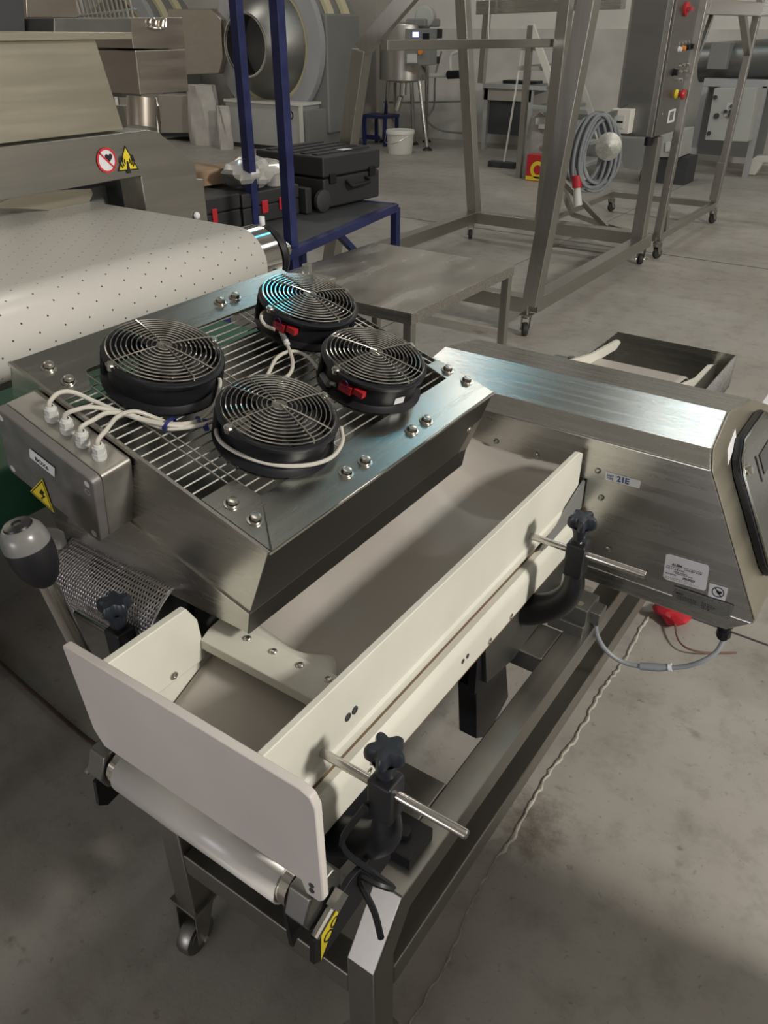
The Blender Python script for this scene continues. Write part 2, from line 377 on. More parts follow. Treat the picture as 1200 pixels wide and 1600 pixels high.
def caster(x, y, parent, h=.135, rot=0., local=None, matw='rubber'):
    c = MB().box((x-.033, y-.033, h-.006), (x+.033, y+.033, h)).lathe([(0, h-.02), (.024, h-.02), (.024, h-.006), (0, h-.006)], (x, y, 0), n=16)
    ca, sa = math.cos(rot), math.sin(rot)
    def T(px, py, pz): return (x+px*ca-py*sa, y+px*sa+py*ca, pz)
    r = h*.29
    for s in (-1, 1):
        a = s*.021
        c.prism([T(a, -.022, h-.018), T(a, .03, h-.018), T(a, .034, r+.0), T(a, .012, r-.008), T(a, -.0, r+.02)], V(T(s*.003, 0, 0))-V(T(0, 0, 0)))
    c.box((x-.024, y-.024, h-.022), (x+.024, y+.024, h-.017))
    o = obj('caster', c, M['zinc'], parent, bevel=.001)
    wc = V(T(0, .018, r)); ax = V(T(1, 0, 0))-V(T(0, 0, 0))
    obj('wheel', MB().lathe([(0, -.015), (r*.55, -.015), (r*.6, -.013), (r*.93, -.014), (r, -.008), (r, .008), (r*.93, .014), (r*.6, .013), (r*.55, .015), (0, .015)], wc, ax, 24), M[matw], o)
    obj('axle', MB().cyl(wc-ax*.03, wc+ax*.03, .006, 8), M['bolt'], o)
for x, y, r in ((-.38, .515, 3.4), (-.78, .515, 3.25), (-.38, 2.275, .3), (-.78, 2.275, -.2)): caster(x, y, CV, rot=r, matw='steel_dark')

# side boards
BXL, BXR = -.733, -.455            # outer planes of the fences
fence = MB().prism([(BXR-.011, .421, .805), (BXR-.011, 1.315, .805), (BXR-.011, 1.335, .795), (BXR-.011, 1.335, .70), (BXR-.011, .421, .70)], (.011, 0, 0))
obj('right_fence', fence, M['poly'], CV, bevel=.002)
# grooved ledge under the fence and lower board with a rounded top
led = [(-.470, .704), (-.456, .704), (-.451, .699), (-.4495, .690), (-.452, .682), (-.457, .679), (-.470, .679)]
obj('ledge', MB().prism([(x, .421, z) for x, z in led], (0, .925, 0)), M['poly'], CV)
led2 = [(-.462, .660), (-.449, .660), (-.442, .652), (-.440, .64), (-.440, .592), (-.444, .588), (-.462, .588)]
obj('lower_board', MB().prism([(x, .421, z) for x, z in led2], (0, .905, 0)), M['poly'], CV)
obj('core_strip', MB().box((-.475, .425, .575), (-.460, 1.34, .70)), mat('brown_core', (.13, .085, .045), .7), CV)
obj('belt_edge', MB().box((-.462, .43, .580), (-.4445, 1.33, .5875)), mat('tan_belt_edge', (.20, .13, .07), .7), CV)
obj('grey_flap', MB().prism([(-.446, 1.16, .668), (-.446, 1.345, .732), (-.446, 1.345, .67), (-.446, 1.18, .664)], (-.006, 0, 0)), M['grey'], CV)
obj('lower_board', MB().box((BXL-.006, .421, .565), (BXL+.008, 1.34, .70)), M['poly'], CV, bevel=.002)
lf = MB().prism([(BXL, .421, .805), (BXL, .556, .805), (BXL, .572, .775), (BXL, .578, .70), (BXL, .421, .70)], (.013, 0, 0))
obj('left_fence', lf, M['poly'], CV, bevel=.002)
# front plate
fp = [(-.795, .700), (-.795, .803), (-.788, .809), (-.390, .809), (-.376, .803), (-.370, .790), (-.369, .640), (-.382, .622), (-.400, .622), (-.405, .640), (-.765, .640), (-.765, .66)]
fp = [(-.797, .806), (-.790, .809), (-.392, .809), (-.378, .804), (-.371, .790), (-.369, .628), (-.375, .620), (-.395, .620), (-.402, .640), (-.758, .640), (-.775, .665)]
obj('front_plate', MB().prism([(x, .408, z) for x, z in fp], (0, .0125, 0)), M['poly_pink'], CV, bevel=.0025)
# belt: around the nose roller, up the slope and along the trough
ry, rz, rr = .4265, .586, .031
path = []
for k in range(0, 13):
    a = math.radians(-60-k*19); path.append((ry+rr*math.cos(a), rz+rr*math.sin(a), 0))
path[-1] = (ry+.012, rz+rr*.98, 0)
path += [(.462, .634, 0), (.51, .662, 0), (.56, .684, 0), (.60, .699, 0), (.63, .706, .1), (.67, .704, .5), (.72, .698, 1), (.8, .696, 1), (1.0, .694, 1), (1.2, .694, 1), (1.268, .695, .9), (1.276, .697, .9), (1.284, .701, .85), (1.32, .726, .45), (1.36, .75, .2), (1.50, .75, 0), (1.80, .72, 0), (2.11, .690, 0), (2.135, .675, 0), (2.14, .65, 0)]
rows = []
for (y, z, k) in path:
    row = []
    for j in range(17):
        s = -1+j/8.; xx = -.594+s*(.127 if y > .45 or z > .625 else .150)
        row.append((xx, y, z+k*.036*(s*s-.25)))
    rows.append(row)
rows2 = rows[13:]; rows1 = rows[:13]
obj('belt', MB().grid(rows2), M['belt'], CV, solid=.003, smooth=60)
nose = [(-.745, -.438)]
obj('nose_belt', MB().grid([[(-.742, r[0][1], r[0][2]), (-.439, r[0][1], r[0][2])] for r in rows1]), M['roller'], CV, solid=.003, smooth=60)
obj('roller', MB().cyl((-.757, ry, rz), (-.424, ry, rz), rr-.003, 28), M['chrome'], CV)
# end blocks of the roller
def endblock(x, s):
    b = MB().prism([(x, .392, .582), (x, .405, .618), (x, .452, .622), (x, .466, .60), (x, .462, .566), (x, .425, .552), (x, .400, .56)], (s*.034, 0, 0))
    o = obj('roller_block', b, M['steel_dark'], CV, bevel=.003)
    obj('adjuster_bolt', MB().cyl((x+s*.045, .396, .565), (x+s*.045, .44, .585), .006, 10).cyl((x+s*.045, .43, .58), (x+s*.045, .45, .589), .011, 6), M['bolt'], o)
endblock(-.420, 1); endblock(-.760, -1)
def sideplate(x, s):
    b = MB().prism([(x, .396, .556), (x, .47, .585), (x, .56, .57), (x, .56, .52), (x, .47, .508), (x, .405, .498), (x, .392, .51)], (s*.008, 0, 0))
    return obj('side_plate', b, M['blackmetal'], CV, bevel=.001)
spR = sideplate(-.384, 1); sideplate(-.786, -1)
# yellow belt-hazard sticker on the right side plate
xs = -.3755
obj('warning_sticker', MB().prism([(xs, .404, .503), (xs, .452, .5675), (xs, .408, .552)], (.0006, 0, 0)), M['yellow'], spR, smooth=0, label='yellow triangular moving-roller warning sticker')
rg = MB()
for (yc, zc, r_) in ((.420, .535, .008), (.433, .547, .007)):
    rg.tube([(xs+.001, yc+r_*math.cos(t*math.pi/8), zc+r_*math.sin(t*math.pi/8)) for t in range(16)], .0011, 5, closed=True)
obj('sticker_print', rg, M['print'], spR)
# scraper bar across the belt with its wavy flap
bar = MB().prism([(-.720, .570, .722), (-.720, .571, .738), (-.720, .590, .747), (-.720, .616, .750), (-.720, .616, .742), (-.720, .59, .736)], (.254, 0, 0))
obj('scraper_bar', bar, M['poly'], CV, bevel=.0015)
fl_rows = []
for j in range(25):
    s = -1+j/12.; x = -.594+s*.125
    ln = .045+.02*math.exp(-((s-.25)/.22)**2)-.028*math.exp(-((s-.72)/.3)**2)
    fl_rows.append([(x, .612, .744), (x, .612+ln*.35, .741-.004*(1-s*s)), (x, .612+ln*.75, .735-.018*(1-s*s)), (x, .612+ln*1.1, .728-.026*(1-s*s))])
obj('scraper_flap', MB().grid(fl_rows), M['poly'], CV, solid=.003, smooth=60)
def domebolt(mb, c, n=(0, 0, 1), r=.0055, h=.004):
    mb.lathe([(r, 0), (r, h*.3), (r*.8, h*.75), (r*.4, h), (0, h)], c, n, 12); return mb
for x in (-.656, -.607, -.558, -.509): obj('bolt', domebolt(MB(), (x, .604, .748), r=.006), M['bolt'], CV)
for c, n in (((-.719, .515, .712), (1, 0, 0)), ((BXR, .575, .735), (1, 0, 0)), ((BXR, .590, .735), (1, 0, 0)), ((-.440, .60, .617), (1, 0, 0)), ((-.440, .955, .60), (1, 0, 0)), ((-.440, 1.035, .60), (1, 0, 0))):
    b = MB(); b.lathe([(.0062, 0), (.0062, .0012), (.0045, .0016), (.0042, .0004), (0, .0004)], c, n, 14); obj('screw', b, M['bolt'] if c[0] > -.445 or c[0] < -.7 else M['dark'], CV)
obj('bolt', domebolt(MB(), (-.440, .612, .632), (1, 0, 0), .010, .007), M['bolt'], CV)
for yy in (.86, .875): obj('screw', MB().lathe([(.0045, 0), (.0045, .001), (0, .001)], (-.440, yy, .625), (1, 0, 0), 10), M['dark'], CV)
for zz in (.645, .655): obj('screw', MB().lathe([(.004, 0), (.004, .001), (0, .001)], (-.385, .408, zz-.01), (0, -1, 0), 10), M['dark'], CV)
# black goose-neck clamps with star knobs and guide rods
def star(mb, c, r=.026, h=.022):
    c = V(c); n = 60; prof = []
    for k in range(n):
        t = 2*math.pi*k/n; rad = r*(.80+.20*math.cos(5*t)); prof.append((rad*math.cos(t), rad*math.sin(t)))
    lv = [(.82, 0), (.97, h*.2), (1, h*.5), (.97, h*.8), (.85, h), (.35, h*1.04), (.0, h*1.04)]
    vs = []; fs = []
    for s_, z in lv: vs += [c+V((a*s_, b_*s_, z)) for a, b_ in prof]
    for i in range(len(lv)-1):
        for k in range(n): l = (k+1) % n; fs.append((i*n+k, i*n+l, (i+1)*n+l, (i+1)*n+k))
    fs.append(tuple(range(n-1, -1, -1)))
    mb.add(vs, fs); mb.lathe([(.0, -.024), (.012, -.024), (.013, -.012), (.018, 0), (.018, .002)], c, n=20)
    return mb
def clamp(y, xc, side, zr=.72):
    s = side                                     # +1 on the camera's right of the conveyor
    bxp = BXR if s > 0 else BXL
    obj('guide_rod', MB().tube([(bxp-s*.002, y, zr), (bxp+s*.208, y, zr), (bxp+s*.210, y, zr)], [.0062, .0062, .0050], 16), M['rod'], CV)
    arm = [(bxp-s*.012, y+.012, .548), (bxp+s*.018, y+.012, .556), ((bxp+xc)/2+s*.018, y+.008, .590), (xc, y, .640), (xc, y, .69)]
    P = spline(arm, 6)
    mbx = MB(); N = len(P)
    for i in range(N-1):
        pass
    rows_ = []
    for i, p in enumerate(P):
        d = (P[min(i+1, N-1)]-P[max(i-1, 0)]).normalized(); t = V((0, 1, 0)); nrm = d.cross(t).normalized()
        k = i/(N-1); hw = .030-.014*k; ht = .038-.022*k
        rows_.append([p+t*hw*math.cos(a)*1.0+nrm*ht*math.sin(a) for a in [2*math.pi*q/14 for q in range(15)]])
    mbx.grid(rows_)
    a = obj('clamp_arm', mbx, M['black'], CV, smooth=50)
    hd = MB().box((xc-.017, y-.017, zr-.045), (xc+.017, y+.017, zr+.022))
    obj('clamp_head', hd, M['black'], a, bevel=.004)
    obj('stud', MB().cyl((xc, y, zr+.02), (xc, y, zr+.05), .006, 10), M['bolt'], a)
    obj('star_knob', star(MB(), (xc, y, zr+.052)), M['knob'], a)
    return a
clamp(.520, -.357, 1); clamp(1.118, -.365, 1, .722); clamp(.520, -.835, -1)
# black support plates under the belt
def splate(x, pts, mt='blackmetal', t=.008):
    return obj('support_plate', MB().prism([(x, a, b) for a, b in pts], (t, 0, 0)), M[mt], CV, bevel=.001)
splate(-.452, [(.425, .585), (.66, .585), (.72, .45), (.645, .45), (.60, .47), (.52, .475), (.47, .465), (.425, .43), (.42, .50)])
splate(-.46, [(.965, .585), (1.31, .585), (1.31, .50), (1.21, .455), (1.10, .445), (.985, .47)], 'steel_dark')
obj('support_plate', MB().box((-.475, .955, .46), (-.46, .985, .585)), M['blackmetal'], CV, bevel=.001)
obj('chain_guard', MB().prism([(-.47, .98, .45), (-.47, 1.10, .45), (-.47, 1.14, .30), (-.47, 1.05, .26), (-.47, 1.00, .30)], (-.04, 0, 0)), M['blackmetal'], CV, bevel=.003)
splate(-.73, [(.425, .575), (.70, .575), (.70, .45), (.60, .45), (.455, .515)])
obj('motor', MB().cyl((-.70, .62, .52), (-.48, .62, .52), .045, 24), M['blackmetal'], CV)
obj('bracket', MB().box((-.43, .60, .449), (-.37, .665, .475)).cyl((-.40, .63, .475), (-.40, .63, .487), .012, 6), M['blackmetal'], CV, bevel=.002)
# tail of dark webbing hanging from the near clamp
obj('strap_tail', MB().tube(spline([(-.372, .50, .70), (-.40, .485, .62), (-.365, .50, .575), (-.335, .505, .56), (-.35, .49, .575), (-.378, .488, .568), (-.352, .486, .52), (-.335, .478, .485)], 5), .0045, 6), M['black'], CV)
# fixing block between rail and detector
blk = obj('detector_mount', MB().box((-.44, 1.235, .475), (-.365, 1.30, .512)).box((-.44, 1.225, .449), (-.365, 1.31, .477)), M['steel_dark'], CV, bevel=.002)
obj('bolt', MB().cyl((-.385, 1.245, .512), (-.385, 1.245, .518), .008, 6), M['bolt'], blk)

# ---- outfeed tray at the far end
TR = thing('outfeed_tray', 'shallow open stainless steel tray at the far end of the conveyor behind the detector', 'tray', (-.57, 2.2, .62))
tx0, tx1, ty0, ty1, tz0, tz1 = -.745, -.394, 1.99, 2.335, .605, .70
t = MB().box((tx0, ty0, tz0), (tx1, ty1, tz0+.003)); obj('tray_floor', t, M['steel_dark'], TR)
for a, b_ in (((tx0, ty1-.003, tz0), (tx1, ty1, tz1)), ((tx0, ty0, tz0), (tx0+.003, ty1, tz1)), ((tx1-.003, ty0, tz0), (tx1, ty1, tz1))):
    obj('tray_wall', MB().box(a, b_), M['steel_x'], TR)
def wing(pxs, x):
    return ppoly(pxs, .011, x=x)
obj('outfeed_fence', ppoly([(835, 575), (893, 560), (922, 552), (962, 530), (965, 534), (958, 545), (930, 562), (860, 600)], .010, x=-.722), M['poly'], CV, bevel=.001)
obj('outfeed_fence', ppoly([(1060, 600), (1085, 590), (1105, 570), (1133, 566), (1136, 571), (1128, 582), (1108, 608), (1060, 620)], .010, x=-.452), M['poly'], CV, bevel=.001)
obj('outfeed_clamp', MB().box((-.84, 2.0, .66), (-.775, 2.10, .68)).cyl((-.83, 2.02, .68), (-.83, 2.02, .69), .01, 6).cyl((-.785, 2.08, .68), (-.785, 2.08, .69), .01, 6), M['steel_dark'], CV)

# ================================================================ METAL DETECTOR HEAD
MD = thing('metal_detector', 'brushed stainless steel metal detector head spanning the conveyor with a sloping control panel', 'detector', (-.5, 1.6, .45))
k = -.494; xe = lambda z: -.225+k*(z-.8225)
prof = [(1.352, .498), (1.35, .8225), (1.3535, .8245), (1.385, .847), (1.390, .8475), (1.517, .868), (1.672, .842), (1.90, .74), (1.90, .498)]
def head(pr, x0, xf):
    n = len(pr); A = [(x0, y, z) for y, z in pr]; B = [(xf(z), y, z) for y, z in pr]; mb = MB()
    fs = [tuple(range(n)), tuple(range(2*n-1, n-1, -1))]
    for i in range(n): j = (i+1) % n; fs.append((i, i+n, j+n, j))
    mb.add(A+B, fs); return mb
xf2 = lambda z: xe(z)
hp = head([(1.352, .535), (1.35, .8225), (1.3535, .8245), (1.385, .847), (1.390, .8475), (1.517, .868), (1.672, .842), (1.90, .74), (1.90, .535)], -.88, xf2)
obj('head_body', hp, M['steel_x'], MD, bevel=.0025, smooth=5)
hb = MB().hexa([(-.86, 1.353, .498), (-.128, 1.353, .498), (-.128, 1.89, .498), (-.86, 1.89, .498), (-.88, 1.352, .5349), (xe(.535), 1.352, .5349), (xe(.535), 1.90, .5349), (-.88, 1.90, .5349)])
obj('head_base', hb, M['steel_x'], MD, bevel=.003)
# pale end skin following the slope
ey = lambda y, z, off=0: (xe(z)+off*.896, y, z+off*.443)
ep = [(1.353, .540), (1.353, .822), (1.386, .846), (1.517, .867), (1.672, .841), (1.895, .742), (1.895, .54)]
obj('end_plate', MB().prism([ey(y, z, .0005) for y, z in ep], (.003*.896, 0, .003*.443)), M['steel_cream'], MD, bevel=.001, smooth=5)
# control panel
def rp(y0, y1, z0, z1, r, cut=0):
    w_, h_ = y1-y0, z1-z0; return [((y0+y1)/2+a, (z0+z1)/2+b_) for a, b_ in rpoly(w_, h_, r)]
pan = [(1.440, .600), (1.438, .775), (1.452, .800), (1.50, .822), (1.66, .822), (1.70, .80), (1.71, .77), (1.71, .60), (1.69, .572), (1.46, .572)]
nv = V((.896, 0, .443))
pb = obj('panel_base', MB().prism([ey(y, z, .004) for y, z in pan], nv*.016), M['blackmetal'], MD, bevel=.004)
pan2 = [((y-1.575)*.975+1.575, (z-.70)*.975+.70) for y, z in pan]
pf = obj('panel_face', MB().prism([ey(y, z, .020) for y, z in pan2], nv*.006), M['steel_sheet'], pb, bevel=.002)
obj('display', MB().prism([ey(y, z, .0265) for y, z in ((1.545, .735), (1.545, .772), (1.64, .772), (1.64, .735))], nv*.001), M['lcd'], pb)
for y in (1.52, 1.663): obj('display_mark', MB().prism([ey(a, b_, .0265) for a, b_ in ((y, .73), (y, .778), (y+.006, .778), (y+.006, .73))], nv*.001), M['dark'], pb)
for y in (1.575, 1.60, 1.625, 1.65): obj('key', MB().prism([ey(a, b_, .0265) for a, b_ in ((y, .70), (y, .713), (y+.015, .713), (y+.015, .70))], nv*.001), M['dark'], pb)
for (y, z) in ((1.462, .775), (1.68, .803), (1.465, .60), (1.69, .60)):
    obj('panel_bolt', MB().cyl(ey(y, z, .026), ey(y, z, .034), .008, 6).lathe([(.011, 0), (.011, .002), (0, .002)], ey(y, z, .026), nv, 16), M['bolt'], pb)
# front-face details; (x, z) on plane y = 1.35
fy = 1.3495
def fpt(px, py): q = at(px, py, y=fy); return q
for (px, py) in ((934, 736), (939, 778), (775, 690), (838, 711), (950, 858)):
    q = fpt(px, py); obj('rivet', domebolt(MB(), q, (0, -1, 0), .006, .003), M['steel_sheet'], MD)
def sticker(pxs, y, mt, parent, th=.0006, name='sticker', label=None):
    return obj(name, ppoly(pxs, -th, y=y), M[mt], parent, smooth=0, label=label)
def basis(p0, p1):
    a, b_ = at(*p0, y=fy), at(*p1, y=fy); d = V(b_-a).normalized(); return a, d, V((-d.z, 0, d.x)) if d.x > 0 else V((d.z, 0, -d.x))
s1 = sticker([(945, 749), (947, 737), (1000, 751), (1001, 754), (999, 763)], fy, 'white', MD, label='small white sticker with blue number 21E')
o_, ex, ey_ = basis((945, 749), (999, 763)); o_ = V(o_)-V((0, .001, 0))
obj('lettering', text_mb('21E', .0165, o_+ex*.023+ey_*.0030, ex, ey_, .0006), M['blueprint'], s1, smooth=0)
obj('lettering', text_mb('EASY\nTYPE', .0062, o_+ex*.003+ey_*.0090, ex, ey_, .0002), M['blueprint'], s1, smooth=0)
s2 = sticker([(1041, 866), (1045, 865.5), (1106, 883), (1108, 888), (1103, 921), (1100, 923), (1040, 905), (1036, 900)], fy, 'white', MD, label='white printed inspection label with handwriting')
o_, ex, ey_ = basis((1036, 904), (1102, 923)); o_ = V(o_)-V((0, .001, 0))
obj('lettering', text_mb('ALBM', .0075, o_+ex*.013+ey_*.0365, ex, ey_, .0003), M['print'], s2, smooth=0)
obj('lettering', text_mb('09/2023', .0070, o_+ex*.036+ey_*.0115, ex, ey_, .0003, .3), M['print'], s2, smooth=0)
def strokes(parent, mt, o, ex, ey2, lines):
    mb = MB()
    for (x0, x1, yv, h) in lines:
        x = x0
        while x < x1:
            l = random.uniform(.0015, .005); a = o+ex*x+ey2*yv
            mb.add([a, a+ex*l, a+ex*l+ey2*h, a+ey2*h], [(0, 1, 2, 3)]); x += l+random.uniform(.0008, .0018)
    obj('small_print', mb, M[mt], parent, smooth=0)
strokes(s2, 'greyprint', o_, ex, ey_, [(.032, .072, .037, .0016), (.003, .032, .0325, .0016), (.038, .070, .0325, .003), (.003, .036, .0275, .003), (.018, .042, .0225, .0026), (.022, .052, .0195, .002), (.003, .022, .0145, .003), (.003, .06, .0075, .001), (.003, .064, .004, .001)])
s3 = sticker([(1051, 918), (1054, 916), (1144, 945), (1146, 948), (1140, 966), (1137, 967), (1050, 938)], fy, 'greyprint', MD, label='grey engraved rating plate')
s3b = obj('plate_face', ppoly([(1054, 919), (1143, 947), (1138, 965), (1052, 936.5)], -.0011, y=fy), M['steel_sheet'], s3, smooth=0)
o_, ex, ey_ = basis((1050, 937), (1137, 966)); o_ = V(o_)-V((0, .0015, 0))
strokes(s3, 'print', o_, ex, ey_, [(.005, .020, .019, .003), (.008, .045, .0155, .001), (.008, .045, .0125, .001), (.008, .045, .0095, .001), (.012, .045, .0065, .001), (.055, .075, .0155, .0014), (.055, .078, .012, .0014), (.055, .080, .0085, .0014), (.055, .072, .0045, .002)])
s4 = sticker([(1109, 911), (1138, 919), (1133, 939), (1106, 931)], fy, 'white', MD, label='square prohibition sticker with a struck-through heart')
def ring(c, r, ex, ey2, wd, n=28):
    mb = MB(); vs = []
    for k_ in range(n):
        t_ = 2*math.pi*k_/n; d = ex*math.cos(t_)+ey2*math.sin(t_); vs += [c+d*(r-wd), c+d*r]
    mb.add(vs, [(2*i, 2*i+1, (2*i+3) % (2*n), (2*i+2) % (2*n)) for i in range(n)]); return mb
def heart(mb, c, r, ex, ey2):
    vs = []
    for k_ in range(24):
        t_ = 2*math.pi*k_/24; x = 16*math.sin(t_)**3; y = 13*math.cos(t_)-5*math.cos(2*t_)-2*math.cos(3*t_)-math.cos(4*t_); vs.append(c+ex*x*r/17+ey2*y*r/17)
    mb.add(vs, [tuple(range(24))]); return mb
c4 = V(at(1122, 925, y=fy))-V((0, .0012, 0))
exn, eyn = V((1, 0, 0)), V((0, 0, 1))
mb = ring(c4, .0115, exn, eyn, .002)
d_ = (exn-eyn).normalized(); e_ = (exn+eyn).normalized()
mb.add([c4-d_*.010-e_*.001, c4+d_*.010-e_*.001, c4+d_*.010+e_*.001, c4-d_*.010+e_*.001], [(0, 1, 2, 3)])
heart(mb, c4+exn*.002, .0055, exn, eyn)
obj('prohibition_mark', mb, M['print'], s4, smooth=0)
s5 = obj('end_sticker', MB().prism([ey(y, z, .004) for y, z in ((1.43, .800), (1.45, .822), (1.52, .835), (1.51, .818))], nv*.0006), M['white'], MD, smooth=0)
q = at(1101, 976, y=1.40); obj('base_bolt', MB().cyl((q[0], 1.40, .498), (q[0], 1.40, .485), .012, 16), M['bolt'], MD)
# gland and looped sensor cable
gx, gy = float(at(1132, 985, y=1.38)[0]), 1.38
g = obj('cable_gland', MB().cyl((gx, gy, .50), (gx, gy, .487), .014, 8).cyl((gx, gy, .487), (gx, gy, .478), .012, 16).cyl((gx, gy, .478), (gx, gy, .462), .014, 8).cyl((gx, gy, .462), (gx, gy, .456), .010, 16), M['blackmetal'], MD)
yv = [1.38, 1.36, 1.34, 1.33, 1.32, 1.31, 1.30, 1.29, 1.28, 1.28]
pxs = [(1131, 1000), (1118, 1020), (1095, 1034), (1066, 1042), (1030, 1043), (1000, 1041), (970, 1033), (945, 1014), (932, 990), (931, 968)]
pts = [at(a, b_, y=c_) for (a, b_), c_ in zip(pxs, yv)]
SC = thing('sensor_cable', 'looped grey cable with inline connector hanging below the metal detector', 'cable', pts[4])
obj('cable', MB().tube(spline(pts, 6), .0052, 10), M['cable_grey'], SC)
obj('connector', MB().tube([pts[5], pts[5]*.5+pts[4]*.5, pts[4], pts[3]*.45+pts[4]*.55], [.008, .0085, .0085, .007], 12), M['cable_grey'], SC)
obj('collar', MB().cyl(pts[3]*.40+pts[4]*.60, pts[3]*.55+pts[4]*.45, .0088, 12), M['white'], SC)
obj('bracket', MB().box(pts[9]-np.array([.012, .02, -.0]), pts[9]+np.array([.012, .02, .03])), M['steel_dark'], SC, bevel=.002)

# ================================================================ FAN TRAY (tilted about the conveyor's length)
O = V((-.588, .594, .93)); U = V((0, 1, .0125)).normalized(); VV = V((-.9584, 0, .2854)).normalized(); W = U.cross(VV).normalized()
if W.z < 0: W = -W
T = lambda u, v, h=0: O+U*u+VV*v+W*h
def tpx(px, py, h=0):                                # pixel -> (u, v) on the tray's plane raised by h
    r = (px-600)*RV+(py-800)*DV+F_PX*FV; n = np.array(W); o = np.array(O+W*h)
    t_ = ((o-EYE)@n)/(r@n); return V([float(c) for c in EYE+t_*r])
HD = thing('cooling_hood', 'tilted sheet steel hood with an open wire grid top, mounted over the conveyor belt', 'hood', (-.83, .9, .77))
UL, VLn = .602, .513
def plate(poly, h0, h1, name, mt='steel_sheet', bevel=.001, parent=HD):
    return obj(name, MB().prism([T(u, v, h0) for u, v in poly], W*(h1-h0)), M[mt], parent, bevel=bevel)
plate([(0, 0), (UL, 0), (UL, .125), (.566, .125), (.560, .079), (.072, .079), (.066, .125), (0.004, .125), (0.004, .0)], -.002, .002, 'rim_band')
plate([(0.0, VLn), (0.0, .395), (.05, .395), (.075, .438), (UL, .438), (UL, VLn)], -.002, .002, 'rim_band')
# walls
def uvw(pl, vec, name, mt='steel_sheet'): return obj(name, MB().prism([T(*p) for p in pl], vec), M[mt], HD, bevel=.0008)
uvw([(0, 0.0, 0), (0, VLn, 0), (0, VLn, -.13), (0, .011, -.13)], U*.003, 'front_wall', 'steel_x')
zb = .768
def toz(p, z):                                        # slide down along -W to a given height
    return p+W*((z-p.z)/W.z)
a0 = T(0, .012, -.13); a1 = T(0, VLn, -.13)
lo0 = V((a0.x-.008, a0.y+.001, zb)); lo1 = V((a1.x+.05, a1.y+.001, zb))
obj('front_wall', MB().prism([a0, a1, lo1, lo0], V((0, .003, 0))), M['steel_x'], HD, bevel=.0008)
obj('fold_edge', MB().beam(T(-.001, .012, -.13), T(-.001, VLn, -.13), .003, .003), M['bolt'], HD)
obj('fold_edge', MB().beam(T(-.001, 0, 0), T(-.001, VLn, 0), .0055, .0055), M['bolt'], HD)
obj('fold_edge', MB().beam(T(0, -.001, 0), T(UL, -.001, 0), .0035, .0035), M['bolt'], HD)
b0, b1 = T(0, 0, -.002), T(UL, 0, -.002); c0 = T(0, .011, -.13); c1 = T(UL, .011, -.13)
e0 = V((c0.x-.008, c0.y, zb)); e1 = V((c1.x-.008, c1.y, zb+.004))
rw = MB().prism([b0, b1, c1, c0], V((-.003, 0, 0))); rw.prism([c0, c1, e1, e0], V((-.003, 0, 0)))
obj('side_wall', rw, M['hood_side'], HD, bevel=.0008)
uvw([(UL-.003, 0.004, 0), (UL-.003, VLn, 0), (UL-.003, VLn, -.13), (UL-.003, .011, -.15)], U*.003, 'rear_wall')
obj('inner_deflector', MB().prism([T(.01, .405, -.03), T(UL-.01, .405, -.03), T(UL-.01, .12, -.15), T(.01, .12, -.15)], W*.003), M['steel_sheet'], HD)
obj('side_wall', MB().prism([T(0, VLn, -.002), T(UL, VLn, -.002), T(UL, VLn, -.03), T(0, VLn, -.03)], VV*-.003), M['steel_y'], HD)
# corner lip seen inside the open mouth
obj('gusset', MB().prism([T(UL-.10, .010, -.08), T(UL, .004, -.06), T(UL, .012, -.16)], V((-.002, 0, 0))), M['steel_y'], HD)
# stand carrying the hood (behind, on the left rail)
obj('hood_post', MB().beam((-.78, 1.12, .45), (-.78, 1.12, .945), .03), M['steel_z'], HD)
obj('hood_post', MB().beam((-.78, .72, .45), (-.78, .72, .88), .03), M['steel_z'], HD)
# wire grid
gw = MB()
v = .012
while v < .50:
    gw.tube([T(.004, v, -.0055), T(UL-.004, v, -.0055)], .0015, 5); v += .0165
for u in (.058, .072, .235, .249, .405, .419, .575, .589): gw.tube([T(u, .01, -.003), T(u, .50, -.003)], .0014, 5)
obj('wire_grid', gw, mat('zinc_wire', (.62, .61, .58), .35, .9), HD)
for (u, v) in ((.029, .051), (.028, .092), (.203, .032), (.247, .030), (.373, .029), (.417, .029), (.597-.012, .092), (.585, .050), (.034, .470), (.035, .439-.012), (.397, .476), (.434, .476), (.575, .47), (.18, .476)):
    b = MB(); c = T(u, v, .002)
    b.lathe([(.0115, 0), (.0115, .0015), (.0085, .0017), (.0085, .0035)], c, W, 20); b.cyl(c+W*.0015, c+W*.009, .0078, 6); b.lathe([(.0065, .009), (.004, .0095), (0, .0095)], c, W, 16)
    obj('hex_bolt', b, M['bolt'], HD)
b = MB(); domebolt(b, T(UL-.06, -.0015, -.055), -VV, .006, .004); obj('rivet', b, M['bolt'], HD)

